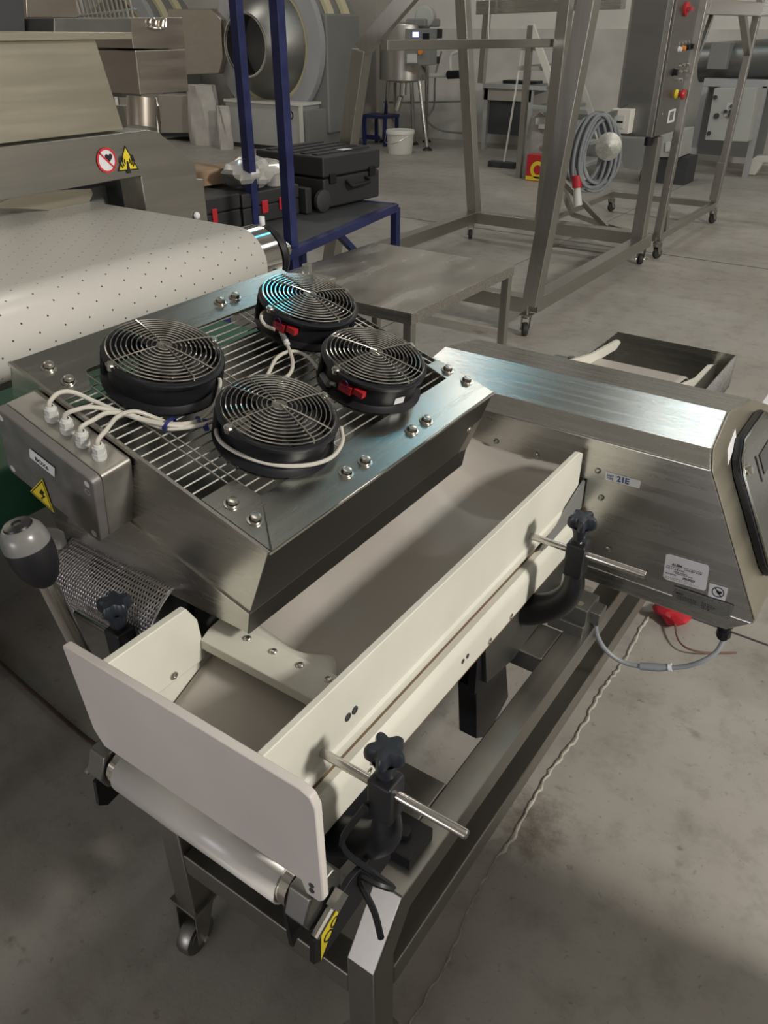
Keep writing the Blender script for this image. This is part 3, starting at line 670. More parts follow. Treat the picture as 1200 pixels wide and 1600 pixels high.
# ---------------- fans (local frame: z up, centre at bottom)
def make_fan(label):
    t_ = thing('cooling_fan', label, 'fan', (0, 0, 0), 'round black cooling fans standing on the wire grid of the steel hood')
    R_, h = .089, .052
    body = MB()
    body.lathe([(.076, 0), (.090, 0), (.091, .004), (.084, .007), (.080, .010), (.080, .042), (.084, .044), (R_, .045), (R_+.001, h-.002), (R_-.002, h), (.081, h), (.0785, h-.004), (.0765, .02), (.076, 0)], n=56)
    obj('housing', body, M['blackmetal'], t_, local=True)
    for a in (45, 225):
        x, y = .085*math.cos(math.radians(a)), .085*math.sin(math.radians(a))
        obj('mounting_post', MB().cyl((x, y, .002), (x, y, .05), .006, 10), M['blackmetal'], t_, local=True)
    imp = MB(); imp.lathe([(0, .008), (.034, .008), (.036, .01), (.036, .038), (.033, .042), (0, .042)], n=32)
    obj('hub', imp, M['fan_inner'], t_, local=True)
    for k_ in range(7):
        a = 2*math.pi*k_/7; rows_ = []
        for i in range(5):
            r = .035+(.075-.035)*i/4; sw = .30+.12*i/4
            rows_.append([V((r*math.cos(a+s_*sw), r*math.sin(a+s_*sw), .026+s_*.012)) for s_ in (-1, -.5, 0, .5, 1)])
        obj('blade', MB().grid(rows_), M['fan_inner'], t_, local=True, solid=.0015)
    gd = MB(); zr = lambda r: .0575+.006*(1-(r/.083)**2)
    r = .0110
    while r < .085:
        gd.tube([(r*math.cos(2*math.pi*i/56), r*math.sin(2*math.pi*i/56), zr(r)) for i in range(56)], .00125, 6, closed=True); r += .0072
    gd.lathe([(0, 0), (.010, 0), (.010, .0008), (0, .0008)], (0, 0, zr(0)), n=20)
    for a, r0 in ((-12, .0), (168, .0), (15, 0), (195, 0), (80, .012), (260, .012)):
        ca, sa = math.cos(math.radians(a)), math.sin(math.radians(a))
        gd.tube([(rr_*ca, rr_*sa, zr(rr_)+.0018) for rr_ in (r0, .03, .06, .082)]+[(.084*ca, .084*sa, .054)], .0012, 5)
    obj('wire_guard', gd, M['chrome'], t_, local=True)
    for a in (80, 260):
        ca, sa = math.cos(math.radians(a)), math.sin(math.radians(a))
        obj('guard_screw', MB().cyl((.0875*ca, .0875*sa, .045), (.0875*ca, .0875*sa, .0565), .0055, 8).lathe([(.0075, .052), (.0075, .0535), (0, .0535)], (.0875*ca, .0875*sa, 0), n=14), M['bolt'], t_, local=True)
    return t_
def copy_thing(r):
    q = r.copy(); COL.objects.link(q)
    for ch in r.children:
        c = ch.copy(); COL.objects.link(c); c.parent = q
        for g_ in ch.children: d = g_.copy(); COL.objects.link(d); d.parent = c
    return q
FANS = [((.180, .153), 'black round cooling fan nearest the camera with a pale cable looped around its base'),
        ((.150, .356), 'black round cooling fan nearest the grey junction box, behind the cable bundle'),
        ((.478, .344), 'black round cooling fan at the far left of the grid, nearest the white belt'),
        ((.427, .157), 'black cooling fan at the far right of the grid, white label on its side')]
fan0 = None; fans = []
for (u, v), lb in FANS:
    if fan0 is None: o = fan0 = make_fan(lb)
    else: o = copy_thing(fan0); o['label'] = lb
    c = T(u, v, -.001); mm = Matrix.Identity(4)
    ax, bx = -VV, U                                     # local x towards the camera's right, y along the belt
    for i in range(3): mm[i][0] = ax[i]; mm[i][1] = bx[i]; mm[i][2] = W[i]; mm[i][3] = c[i]
    o.matrix_world = mm; fans.append(o)
def on_fan(o, name, mb, mt, label=None):
    q = obj(name, mb, M[mt], None, bevel=0); q.parent = o; 
    if label: q['label'] = label
    return q
def fl(a, r, z): t_ = math.radians(a); return V((r*math.cos(t_), r*math.sin(t_), z))
for o, a in ((fans[3], -84), (fans[2], -84)):
    c = fl(a, .082, .030)
    e = MB().box(c+V((-.012, -.006, -.008)), c+V((.012, .006, .006))); on_fan(o, 'terminal', e, 'red', 'red terminal covers')
    e = MB().box(c+V((.016, -.004, -.002)), c+V((.034, .006, .008))); on_fan(o, 'terminal', e, 'red')
    on_fan(o, 'terminal_ring', MB().tube([c+V((.0, -.008, .010))+V((.007*math.cos(t_*.7), -.002, .007*math.sin(t_*.7))) for t_ in range(9)], .0008, 5, closed=True), 'bluetie')
lb = MB(); pl_ = [fl(a, .0815, z) for a, z in ((-24, .014), (-10, .014), (-10, .026), (-24, .026))]; lb.add(pl_, [(0, 1, 2, 3)])
on_fan(fans[3], 'fan_label', lb, 'white', 'small white rating label')

# ---------------- junction box
JB = thing('junction_box', 'grey metal junction box with lightning warning triangle hanging on the front of the hood', 'electrical box', T(-.03, .35, -.13))
v0, v1, D, Hh = .248, .452, .066, .124
ca, sa = math.cos(math.radians(6)), math.sin(math.radians(6))
def J(d, v_, h):                                        # d: depth out from hood wall, h: down from top
    return T(-(.004+d*ca)+h*sa, v_, -.006-d*sa-h*ca)
Jd = (J(1, 0, 0)-J(0, 0, 0)).normalized(); Jh = (J(0, 0, 1)-J(0, 0, 0)).normalized()
rrp = rpoly(v1-v0, Hh, .008)
vm, hm = (v0+v1)/2, Hh/2
obj('body', MB().prism([J(0, vm+a, hm+b_) for a, b_ in rrp], Jd*(D-.016)), M['junction_side'], JB, bevel=.002)
obj('lid', MB().prism([J(D-.0155, vm+a*1.012, hm+b_*1.02) for a, b_ in rpoly(v1-v0, Hh, .010)], Jd*.0155), M['junction'], JB, bevel=.0025)
for a, b_ in ((v0+.012, .012), (v1-.012, .012), (v0+.012, Hh-.012), (v1-.012, Hh-.012)):
    obj('lid_screw', MB().lathe([(.0055, 0), (.0055, .0006), (.0035, .0008), (.003, .0001), (0, .0001)], J(D, a, b_), Jd, 14), M['gland'], JB)
obj('earth_mark', ring(J(D+.001, v0+.012, .027), .005, VV, Jh, .0008), M['gland'], JB, smooth=0)
def jface(px, py):                                       # pixel -> point on lid front
    r = (px-600)*RV+(py-800)*DV+F_PX*FV; n = np.array(Jd); o = np.array(J(D+.0006, 0, 0)); t_ = ((o-EYE)@n)/(r@n); return V([float(c) for c in EYE+t_*r])
lb = obj('name_label', MB().prism([jface(*p) for p in ((46.5, 700.5), (85.8, 731.5), (85.8, 745.5), (46.8, 714))], Jd*.0005), M['white'], JB, smooth=0)
q0, q1 = jface(47, 713), jface(85.8, 744.5); exj = (q1-q0).normalized(); eyj = Jd.cross(exj).normalized()
if eyj.z < 0: eyj = -eyj
obj('lettering', text_mb('BOX6', .0110, q0+exj*.0125+eyj*.0025+Jd*.0008, exj, eyj, .0003), M['print'], lb, smooth=0)
wt = [jface(*p) for p in ((66.3, 748), (47.6, 767.5), (84.8, 801))]
ws = obj('warning_triangle', MB().prism(wt, Jd*.0005), M['yellow'], JB, smooth=0, label='yellow triangle with black lightning bolt')
cen = (wt[0]+wt[1]+wt[2])/3
def tri_ring(P_, c, a, b_, off, n_):
    vs = [c+(p-c)*a+off for p in P_]+[c+(p-c)*b_+off for p in P_]; return MB().add(vs, [(0, 1, 4, 3), (1, 2, 5, 4), (2, 0, 3, 5)])
mb = tri_ring(wt, cen, .90, .80, Jd*.0008, Jd)
bolt2 = [(-.1, .62), (.28, .55), (.12, .12), (.42, .16), (.02, -.55), (.2, -.5), (-.02, -.72), (-.12, -.42), (0, -.45), (.1, -.05), (-.3, -.1)]
up = ((wt[0]-cen)).normalized(); rt = up.cross(Jd).normalized()
if rt.x < 0: rt = -rt
hgt = (wt[0]-cen).length*.62
mb.add([cen+up*hgt*(y*.8-.0)+rt*hgt*x*.8+Jd*.0009 for x, y in bolt2], [tuple(range(len(bolt2)))])
obj('triangle_print', mb, M['print'], ws, smooth=0)
GL = []
for i, (px, py) in enumerate(((82, 655), (106, 674), (130, 694), (156, 714))):
    r = (px-600)*RV+(py-800)*DV+F_PX*FV; n = np.array(-Jh); o = np.array(J(0, 0, 0)); t_ = ((o-EYE)@n)/(r@n); c = V([float(q) for q in EYE+t_*r]); GL.append(c)
    g_ = MB(); g_.cyl(c, c-Jh*.004, .0095, 20); g_.cyl(c-Jh*.003, c-Jh*.010, .0098, 6); g_.cyl(c-Jh*.010, c-Jh*.013, .0075, 16); g_.cyl(c-Jh*.012, c-Jh*.020, .0088, 6); g_.lathe([(.0075, .020), (.006, .024), (.004, .0245)], c, -Jh, 16)
    obj('cable_gland', g_, M['gland'], JB)
# ---------------- fan cables
def cab(pts, r=.0032): return MB().tube(spline(pts, 7), r, 8)
def gst(i): return [GL[i]-Jh*.015, GL[i]-Jh*.030]
C1 = gst(0)+[tpx(92, 614, .03), tpx(115, 613, .028), tpx(150, 628, .012), tpx(200, 648, .006), tpx(262, 662, .006), tpx(310, 657, .006), tpx(335, 632, .008), tpx(344, 600, .014), tpx(340, 585, .02)]
C2 = gst(1)+[tpx(120, 640, .03), tpx(145, 636, .026), tpx(185, 644, .014), tpx(222, 656, .009), tpx(262, 664, .010), tpx(300, 664, .005), tpx(345, 645, .004), tpx(380, 625, .004), tpx(415, 590, .004), tpx(432, 560, .006), tpx(455, 549, .004), tpx(480, 557, .004), tpx(500, 580, .006), tpx(512, 596, .012), tpx(524, 601, .02)]
C3 = gst(2)+[tpx(146, 656, .026), tpx(170, 645, .022), tpx(210, 650, .012), tpx(240, 664, .004), tpx(270, 670, .004), tpx(320, 662, .010), tpx(360, 645, .004), tpx(400, 620, .004), tpx(428, 600, .004), tpx(452, 585, .004), tpx(457, 563, .004), tpx(445, 530, .012), tpx(432, 505, .02), tpx(422, 488, .03), tpx(412, 488, .034), tpx(408, 498, .03), tpx(416, 509, .02), tpx(430, 515, .02)]
C4 = gst(3)+[tpx(166, 672, .028), tpx(184, 651, .024), tpx(212, 643, .016), tpx(250, 656, .006), tpx(285, 668, .006), tpx(318, 655, .004), tpx(345, 655, .004), tpx(338, 672, .012), tpx(345, 690, .016), tpx(370, 707, .016), tpx(410, 722, .016), tpx(450, 728, .016), tpx(490, 725, .016), tpx(520, 713, .018), tpx(535, 690, .02), tpx(533, 668, .024)]
for nm, c in (('pale grey fan cable from the gland furthest left on the junction box', C1), ('pale grey cable from the second gland, running to the far right fan', C2), ('pale grey cable from the third gland, running to the far left fan', C3), ('pale grey fan cable from the gland nearest the camera, looping round the nearest fan', C4)):
    q = thing('fan_cable', nm, 'cable', c[0], 'fan cables running from the junction box'); obj('sheath', cab(c), M['cable'], q)
def tie(px, py, h, ang=0, R_=.009):
    c = tpx(px, py, h); e = U.cross(W); a_ = (U*math.cos(ang)+VV*math.sin(ang)); b_ = W
    q = thing('cable_tie', {265: 'dark blue cable tie nearest the junction box', 310: 'dark blue cable tie by the base of the left fan', 321: 'dark blue cable tie beside the nearest fan'}[px], 'cable tie', c, 'blue ties round the cable bundle')
    axis = a_.cross(b_)
    pts = [c+a_*R_*1.1*math.cos(t_*math.pi/8)+b_*R_*.75*math.sin(t_*math.pi/8) for t_ in range(16)]
    m2 = MB()
    for s_ in (-1, 0, 1): m2.tube([p+axis*.0015*s_ for p in pts], .0012, 5, closed=True)
    obj('band', m2, M['bluetie'], q); obj('lock_head', MB().beam(c+a_*-R_+axis*-.003, c+a_*-R_+axis*.003, .005), M['bluetie'], q)
tie(265, 663, .007, .2, .0115); tie(310, 660, .006, 1.0); tie(321, 664, .005, 1.0)
q = thing('cable_marker', 'white sleeve label on the cable of the far left fan', 'label', tpx(444, 527, .014)); obj('sleeve', MB().tube([tpx(440, 518, .016), tpx(449, 538, .010)], .0052, 10), M['white'], q)
obj('print', MB().tube([tpx(443, 525, .016), tpx(446, 532, .013)], .0054, 10), M['greyprint'], q)
q = thing('cable_plug', 'grey plug where the cable meets the far right fan', 'plug', tpx(510, 594, .01)); obj('shell', MB().tube([tpx(503, 584, .008), tpx(514, 600, .014)], .0065, 8), M['cable_grey'], q)

# ---------------- perforated guard behind the near left corner
def perf():
    mb = MB(); nx_, na = 40, 20; x0, x1 = -1.035, -.800
    R_ = .085; cyy, czz = .635, .705
    def pt(i, j, du=0, dv=0):
        x = x0+(x1-x0)*(i+du)/nx_; t_ = math.radians(98+92*(j+dv)/na); return (x, cyy+R_*math.cos(t_)*1.15, czz+R_*math.sin(t_))
    for i in range(nx_):
        for j in range(na):
            off = .5 if j % 2 else 0
            o8 = [pt(i+off, j, .5+.5*a, .5+.5*b_) for a, b_ in ((1, 0), (1, 1), (0, 1), (-1, 1), (-1, 0), (-1, -1), (0, -1), (1, -1))]
            i8 = [pt(i+off, j, .5+.36*math.cos(k_*math.pi/4), .5+.36*math.sin(k_*math.pi/4)) for k_ in range(8)]
            mb.add(o8+i8, [(k_, (k_+1) % 8, (k_+1) % 8+8, k_+8) for k_ in range(8)])
    for i in (0, nx_):
        e = [pt(i+(.5 if i else -.0), j) for j in range(na+1)]
        mb.grid([[(p[0]-.004, p[1], p[2]) for p in e], [(p[0]+.004, p[1], p[2]) for p in e]])
    return mb
PG = thing('perforated_guard', 'curved perforated sheet metal guard below the junction box', 'guard', (-.92, .6, .70))
o = obj('perforated_sheet', perf(), mat('perforated_zinc', (.50, .48, .50), .30, 1), PG, solid=.0012); o['kind'] = 'stuff'
obj('backing', MB().box((-1.03, .625, .62), (-.80, .632, .785)), M['dark'], PG)
obj('drum_core', MB().cyl((-1.03, .66, .70), (-.80, .66, .70), .052, 24), M['dark'], PG)
obj('guard_stand', MB().box((-.95, .63, 0), (-.91, .67, .64)), M['steel_dark'], PG)
pts = spline([(-1.045, .57, .80), (-1.06, .56, .74), (-1.05, .565, .68), (-1.02, .58, .66), (-.99, .60, .655)], 5)
obj('film_wrap', MB().tube(pts, [.02+.006*math.sin(i*2.3) for i in range(len(pts))], 9), M['film'], PG)

# ---------------- hand lever at lower left
LV = thing('hand_lever', 'steel lever with black grip and grey domed top at the lower left', 'lever', (-.79, .50, .33))
kp = V(at(42, 850, y=.44)); base = V((-.815, .515, .31)); d = (kp-base).normalized()
LS = 1.16
obj('rod', MB().cyl(base, kp, .0125, 24), M['rod'], LV)
obj('grip', MB().lathe([(a*LS, b_*LS) for a, b_ in [(0, -.058), (.010, -.058), (.0175, -.05), (.0235, -.035), (.0265, -.018), (.027, -.004), (.0265, 0)]], kp, d, 32), M['fan_inner'], LV)
obj('dome', MB().lathe([(a*LS, b_*LS) for a, b_ in [(.0266, 0), (.0262, .008), (.0235, .018), (.0185, .0245), (.0165, .0255), (0, .0255)]], kp, d, 32), mat('grey_gloss_plastic', (.17, .17, .165), .28), LV)
obj('cap', MB().lathe([(a*LS, b_*LS) for a, b_ in [(.0165, .0255), (.0155, .028), (.006, .0295), (.004, .028), (0, .028)]], kp, d, 28), M['blackmetal'], LV)

# brown cable on the floor at left
q = tag(obj('floor_cable', MB().tube(spline([(-1.9, .75, .006), (-1.6, .72, .006), (-1.3, .70, .006), (-1.08, .73, .006), (-.92, .80, .006), (-.7, .95, .006)], 8), .006, 8), M['cable_brown']), 'dark brown cable lying on the floor at the lower left', 'cable')

# small red bundle and thin lead on the floor under the detector
rp0 = at(1052, 960, z=.02)
RBD = thing('red_bundle', 'crumpled red rag lying on the floor under the right side of the detector', 'rag', (rp0[0], rp0[1], 0))
mb = MB(); n_ = 10; rws = []
for i in range(n_):
    th = math.pi*i/(n_-1); rws.append([(rp0[0]+.05*math.sin(th)*math.cos(ph)*(1+.3*math.sin(3*ph+i)), rp0[1]+.045*math.sin(th)*math.sin(ph)*(1+.25*math.cos(4*ph+i)), .025+.025*math.cos(th)) for ph in [2*math.pi*k_/16 for k_ in range(17)]])
obj('cloth', mb.grid(rws), M['red'], RBD)
obj('lead', MB().tube(spline([(rp0[0]+.0, rp0[1], .03), at(1060, 1000, z=.02), at(1090, 1018, z=.02), at(1150, 1020, z=.01)], 6), .003, 6), mat('thin_red_brown_lead', (.16, .08, .06), .6), RBD)

# ================================================================ LARGE BELT MACHINE AT LEFT
BM = thing('belt_dryer', 'large stainless steel belt machine at the left with a wide white perforated belt', 'machine', (-2.1, .8, 0))
bz, bx, br, by0, by1 = 1.05, -1.53, .090, -.6, 1.546
path = [(-3.6, bz), (-2.8, bz), (-2.0, bz)]+[(bx+br*math.sin(math.radians(a)), bz-br+br*math.cos(math.radians(a))) for a in range(0, 181, 9)]+[(-2.4, bz-2*br)]
mb = MB().grid([[(x, by0, z), (x, by1, z)] for x, z in path])
bo = obj('white_belt', mb, M['dots'], BM, solid=.003, smooth=60)
uvl = bo.data.uv_layers.new(name='UVMap'); acc = [0]
for a, b_ in zip(path, path[1:]): acc.append(acc[-1]+math.hypot(a[0]-b_[0], a[1]-b_[1]))
for lp in bo.data.loops:
    i = lp.vertex_index; uvl.data[lp.index].uv = (acc[i//2]/.026, (by0 if i % 2 == 0 else by1)/.060)
obj('drive_roller', MB().cyl((bx, by0, bz-br), (bx, by1+.065, bz-br), br-.004, 40), M['chrome'], BM)
brg = obj('bearing', MB().lathe([(0, 0), (.055, 0), (.078, .006), (.082, .02), (.075, .034), (.03, .036), (.03, .05), (0, .05)], (bx, by1+.075, bz-br), (0, 1, 0), 36), M['blackmetal'], BM)
obj('shaft', MB().cyl((bx, by1+.1, bz-br), (bx, by1+.18, bz-br), .02, 16), M['bolt'], BM)
obj('grease_cap', MB().cyl((bx+.0, by1+.09, bz-.012), (bx+.0, by1+.09, bz+.012), .008, 10), M['white'], BM)
bb = at(433, 395, y=by1+.2)
obj('bearing_bolt', MB().cyl((bx+.09, by1+.16, bz-br-.06), (bx+.09, by1+.16, bz-br-.025), .014, 6).box((bx+.02, by1+.12, bz-br-.075), (bx+.16, by1+.2, bz-br-.06)), M['bolt'], BM, bevel=.001)
obj('side_rail', MB().box((-3.6, by1+.02, .90), (bx-.02, by1+.06, 1.0)), M['steel_x'], BM, bevel=.003)
for x, y in ((-1.75, 1.56), (-3.4, 1.56), (-1.75, -.4), (-3.4, -.4)): obj('leg', MB().box((x-.04, y-.04, 0), (x+.04, y+.04, .95)), M['steel_z'], BM, bevel=.003)
# frame and hood, in the plane x = -2.0
X1 = -2.0
fp_ = [(-1.2, 1.241), (1.69, 1.241), (1.725, 1.232), (1.857, 1.135), (1.857, 1.085), (1.884, 1.083), (1.884, .93), (1.640, .93), (1.640, 1.121), (-1.2, 1.121)]
obj('side_frame', MB().prism([(X1, a, b_) for a, b_ in fp_], (-.10, 0, 0)), M['steel_y'], BM, bevel=.003)
obj('inner_frame', MB().box((-2.72, 1.66, .93), (-2.1, 1.69, 1.12)), M['dark'], BM)
hp_ = [(-1.2, 1.247), (1.612, 1.247), (1.565, 1.466), (-1.2, 1.466)]
obj('hood_panel', MB().prism([(X1-.01, a, b_) for a, b_ in hp_], (-.65, 0, 0)), M['steel_cream'], BM, bevel=.002)
obj('hood_lip', MB().box((X1+.008, -1.2, 1.466), (X1-.66, 1.675, 1.482)), M['steel_cream'], BM, bevel=.001)
obj('curtain_plate', ppoly([(-20, 325), (40, 300), (142, 295), (145, 303), (137, 323), (130, 331), (40, 326)], -.006, x=-2.12), M['steel_cream'], BM)
obj('curtain_plate', ppoly([(143, 295), (175, 288), (183, 330), (143, 326)], -.01, x=-2.2), M['grey'], BM)
obj('bolt', domebolt(MB(), at(307, 337, x=X1+.003), (1, 0, 0), .012, .01), M['white'], BM)
# stickers
def xs_poly(pxs, mt, parent, name, off=.001, label=None): return obj(name, ppoly(pxs, .0008, x=X1+off), M[mt], parent, smooth=0, label=label)
st = xs_poly([(195, 227), (217, 265), (184, 268)], 'print', BM, 'warning_triangle', label='yellow triangle warning of radio waves')
xs_poly([(195.3, 231), (214, 263), (187, 265.8)], 'yellow', st, 'triangle_face', .002)
cw = V(at(199, 252, x=X1+.0035)); exx, eyy = V((0, 1, 0)), V((0, 0, 1)); mb = MB()
for s_ in (-1, 1):
    for r_ in (.012, .019, .026):
        vs = []
        for k_ in range(7):
            a = math.radians(-40+80*k_/6); dd = exx*(s_*math.cos(a))+eyy*math.sin(a); vs += [cw+dd*(r_-.0045), cw+dd*r_]
        mb.add(vs, [(2*i, 2*i+1, 2*i+3, 2*i+2) for i in range(6)])
mb.add([cw+exx*a+eyy*b_ for a, b_ in ((-.003, 0), (.003, 0), (.007, -.032), (-.007, -.032))], [(0, 1, 2, 3)])
obj('wave_mark', mb, M['print'], st, smooth=0)
cr = V(at(166.5, 250.5, x=X1+.002)); st = obj('no_hearts_sign', MB().lathe([(0, 0), (.028, 0), (.028, .0008), (0, .0008)], cr, (1, 0, 0), 28), M['white'], BM, smooth=0, label='round red-ringed prohibition sign')
cr = cr+V((.0015, 0, 0)); mb = ring(cr, .033, exx, eyy, .006); d_ = (exx-eyy).normalized(); e_ = (exx+eyy).normalized(); mb.add([cr-d_*.03-e_*.0025, cr+d_*.03-e_*.0025, cr+d_*.03+e_*.0025, cr-d_*.03+e_*.0025], [(0, 1, 2, 3)])
obj('red_ring', mb, M['redprint'], st, smooth=0)
obj('heart', heart(MB(), cr+exx*.008+eyy*.006-V((.0005, 0, 0)), .014, exx, eyy), M['print'], st, smooth=0)
# green feed belt below
GB = thing('green_feed_conveyor', 'dark green conveyor belt under the white belt, partly seen through the wire grid', 'conveyor', (-1.3, .75, 0))
obj('green_belt', MB().box((-1.42, .20, .80), (-1.12, 1.30, .90)), M['green'], GB, bevel=.01)
for x, y in ((-1.38, .3), (-1.16, 1.2), (-1.38, 1.2)): obj('leg', MB().box((x-.02, y-.02, 0), (x+.02, y+.02, .80)), M['steel_z'], GB)
obj('cross_plate', MB().box((-1.46, .30, .45), (-1.43, 1.3, .78)), M['steel_dark'], GB)
# machine body behind the hand lever, lower left
obj('base_cabinet', MB().box((-3.2, -.5, .25), (-1.75, 1.3, .70)), M['steel_dark'], BM, bevel=.004)
# second unit behind the hood
BU = thing('tunnel_unit', 'boxy stainless steel unit with folded wire handle behind the belt machine hood', 'machine', (-2.9, 2.4, 0))
XB = -2.75
def xbox(pxs, x, t_, name, mt, parent=BU, bev=.003): return obj(name, ppoly(pxs, -t_, x=x), M[mt], parent, bevel=bev)
xbox([(202, 27), (285, 27), (290, 75), (208, 76)], XB, .35, 'upper_panel', 'steel_warm')
xbox([(211, 79), (289, 77), (295, 143), (219, 148)], XB+.01, .3, 'lower_panel', 'steel_warm')
xbox([(84, 28), (204, 28), (206, 52), (84, 52)], XB+.05, .3, 'side_panel', 'steel_dark')
xbox([(40, -10), (118, -10), (122, 28), (42, 28)], XB-.3, .3, 'rear_panel', 'steel_warm')
xbox([(-10, -10), (36, -10), (40, 50), (-10, 50)], XB-.1, .2, 'rear_panel', 'dark')
xbox([(180, 60), (213, 60), (222, 152), (190, 152)], XB-.2, .15, 'recess', 'steel_dark')
xbox([(191, 119), (214, 117), (216, 140), (194, 142)], XB-.195+.01, .05, 'switch', 'dark')
mb = MB(); hpx = [(234, 36), (236, 30), (241, 29), (244, 33), (243, 39), (248, 44), (254, 43), (255, 33), (259, 30), (259, 40), (256, 44), (240, 44), (235, 41)]
mb.tube(spline([at(a, b_, x=XB+.012) for a, b_ in hpx], 3), .0045, 6); obj('wire_handle', mb, M['bolt'], BU)
obj('canister', MB().cyl(at(222, 197, x=-2.7), at(221, 152, x=-2.7), .055, 24), M['steel_warm'], BU)
lw = at(230, 215, x=-2.85); obj('leg', MB().box((lw[0]-.3, lw[1]-.25, 0), (lw[0]-.24, lw[1]-.19, 1.2)).box((lw[0]-.3, lw[1]+.1, 0), (lw[0]-.24, lw[1]+.16, 1.2)), M['steel_z'], BU)
obj('hose', MB().tube(spline([at(243, 152, x=-2.9), at(246, 165, x=-2.9), at(241, 170, x=-2.9), at(246, 195, x=-2.9), at(248, 215, x=-2.9)], 5), .006, 6), M['bolt'], BU)
WR = thing('wire_rack', 'bright wire basket standing behind the machine at the top left', 'rack', at(165, 20, x=-3.6))
mb = MB()
for i in range(14):
    mb.tube([at(118+i*7, 30+2, x=-3.6), at(100+i*7.5, -25, x=-3.6)], .006, 5)
mb.tube([at(116, 26, x=-3.6), at(214, 14, x=-3.6)], .006, 5); obj('wires', mb, M['chrome'], WR); obj('foot_post', MB().cyl(at(160, 30, x=-3.62), (*at(160, 30, x=-3.62)[:2], 0), .02, 8), M['steel_dark'], WR)

# ================================================================ BLUE TROLLEY WITH CASES
zd = .65
A_ = V(at(455, 388, z=zd)); B_ = V(at(618, 318, z=zd)); ed = (B_-A_).normalized(); wd_ = V((-ed.y, ed.x, 0)); Wd = .62
TRY = thing('blue_trolley', 'dark blue steel trolley with tall uprights and a flat deck carrying cases', 'trolley', (A_.x, A_.y, 0))
t0 = .04
A2, B2 = A_+wd_*Wd, B_+wd_*Wd
A0 = A_-ed*.55
A02 = A0+wd_*Wd
for a, b_ in ((A0, B_), (A02, B2), (B_, B2), (A_, A2), (A0, A02)): obj('deck_rail', MB().beam(a-V((0, 0, t0/2)), b_-V((0, 0, t0/2)), t0), M['blue'], TRY, bevel=.002)
obj('deck', MB().prism([A0-V((0, 0, .012)), B_-V((0, 0, .012))-ed*.02, B2-V((0, 0, .012))-ed*.02, A02-V((0, 0, .012))], (0, 0, .010)), M['dark'], TRY)
def up(px, py, z0=0.02, z1=2.3, w_=.045):
    p = at(px, py, z=zd); obj('upright', MB().beam((p[0], p[1], z0), (p[0], p[1], z1), w_), M['blue'], TRY, bevel=.002)
up(455, 384); up(397, 350)
for c in (B_, B2, A0, A02): obj('leg', MB().beam((c.x, c.y, .0), (c.x, c.y, zd-.02), t0), M['blue'], TRY, bevel=.002)
obj('brace', MB().beam(at(520, 357, z=zd-.04), at(585, 425, x=float(at(520, 357, z=zd-.04)[0]-.02)), .032), M['blue'], TRY, bevel=.002)
lz = .22
obj('lower_rail', MB().beam((A0.x, A0.y, lz), (B_.x, B_.y, lz), .04).beam((A02.x, A02.y, lz), (B2.x, B2.y, lz), .04), M['blue'], TRY, bevel=.002)
# big case
near = at(508, 331, z=zd); rgt = at(594, 311, z=zd); ctop = at(500, 247, x=near[0])
e1 = V(rgt-near).normalized(); e1.z = 0; e2 = V((-e1.y, e1.x, 0)); Lc = (V(rgt)-V(near)).length; Hc = float(at(507, 246, y=near[1])[2]-zd); Wc = .50
CS = thing('large_case', 'large black hard-shell transport case with side handle on the blue trolley', 'case', near)
def cbx(name, u0, u1, v0_, v1_, z0, z1, mt='case', bev=.012, par=CS):
    n0 = V((near[0], near[1], zd)); q = lambda u, v_, z: n0+e1*u+e2*v_+V((0, 0, z))
    return obj(name, MB().hexa([q(u0, v0_, z0), q(u0, v1_, z0), q(u1, v1_, z0), q(u1, v0_, z0), q(u0, v0_, z1), q(u0, v1_, z1), q(u1, v1_, z1), q(u1, v0_, z1)][::1]), M[mt], par, bevel=bev)
cbx('shell', 0, Lc, 0.004, Wc, .012, Hc*.60); cbx('lid', -.004, Lc+.004, 0, Wc+.004, Hc*.615, Hc)
for i in range(5): cbx('rib', .02, Lc-.02, .06+i*.085, .10+i*.085, Hc-.002, Hc+.008, bev=.003)
cbx('latch', .04, .09, -.01, .004, Hc*.5, Hc*.68, 'blackmetal', .003); cbx('latch', Lc-.10, Lc-.05, -.01, .004, Hc*.5, Hc*.68, 'blackmetal', .003)
cbx('lid_label', Lc*.45, Lc*.62, .05, .10, Hc+.0081, Hc+.009, 'white', 0)
n0 = V((near[0], near[1], zd)); hq = lambda u, v_, z: n0+e1*u+e2*v_+V((0, 0, z))
obj('handle', MB().tube([hq(Lc*.38, 0, Hc*.5), hq(Lc*.38, -.03, Hc*.42), hq(Lc*.40, -.035, Hc*.40), hq(Lc*.70, -.035, Hc*.42), hq(Lc*.73, -.03, Hc*.44), hq(Lc*.73, 0, Hc*.5)], .010, 8), M['blackmetal'], CS)
obj('wheel', MB().lathe([(0, 0), (.045, 0), (.055, .006), (.055, .025), (0, .025)], hq(-.012, -.012, .056), e2, 28), M['rubber'], CS); obj('wheel', MB().lathe([(0, 0), (.045, 0), (.055, .006), (.055, .025), (0, .025)], hq(-.012, Wc-.03, .056), e2, 28), M['rubber'], CS)
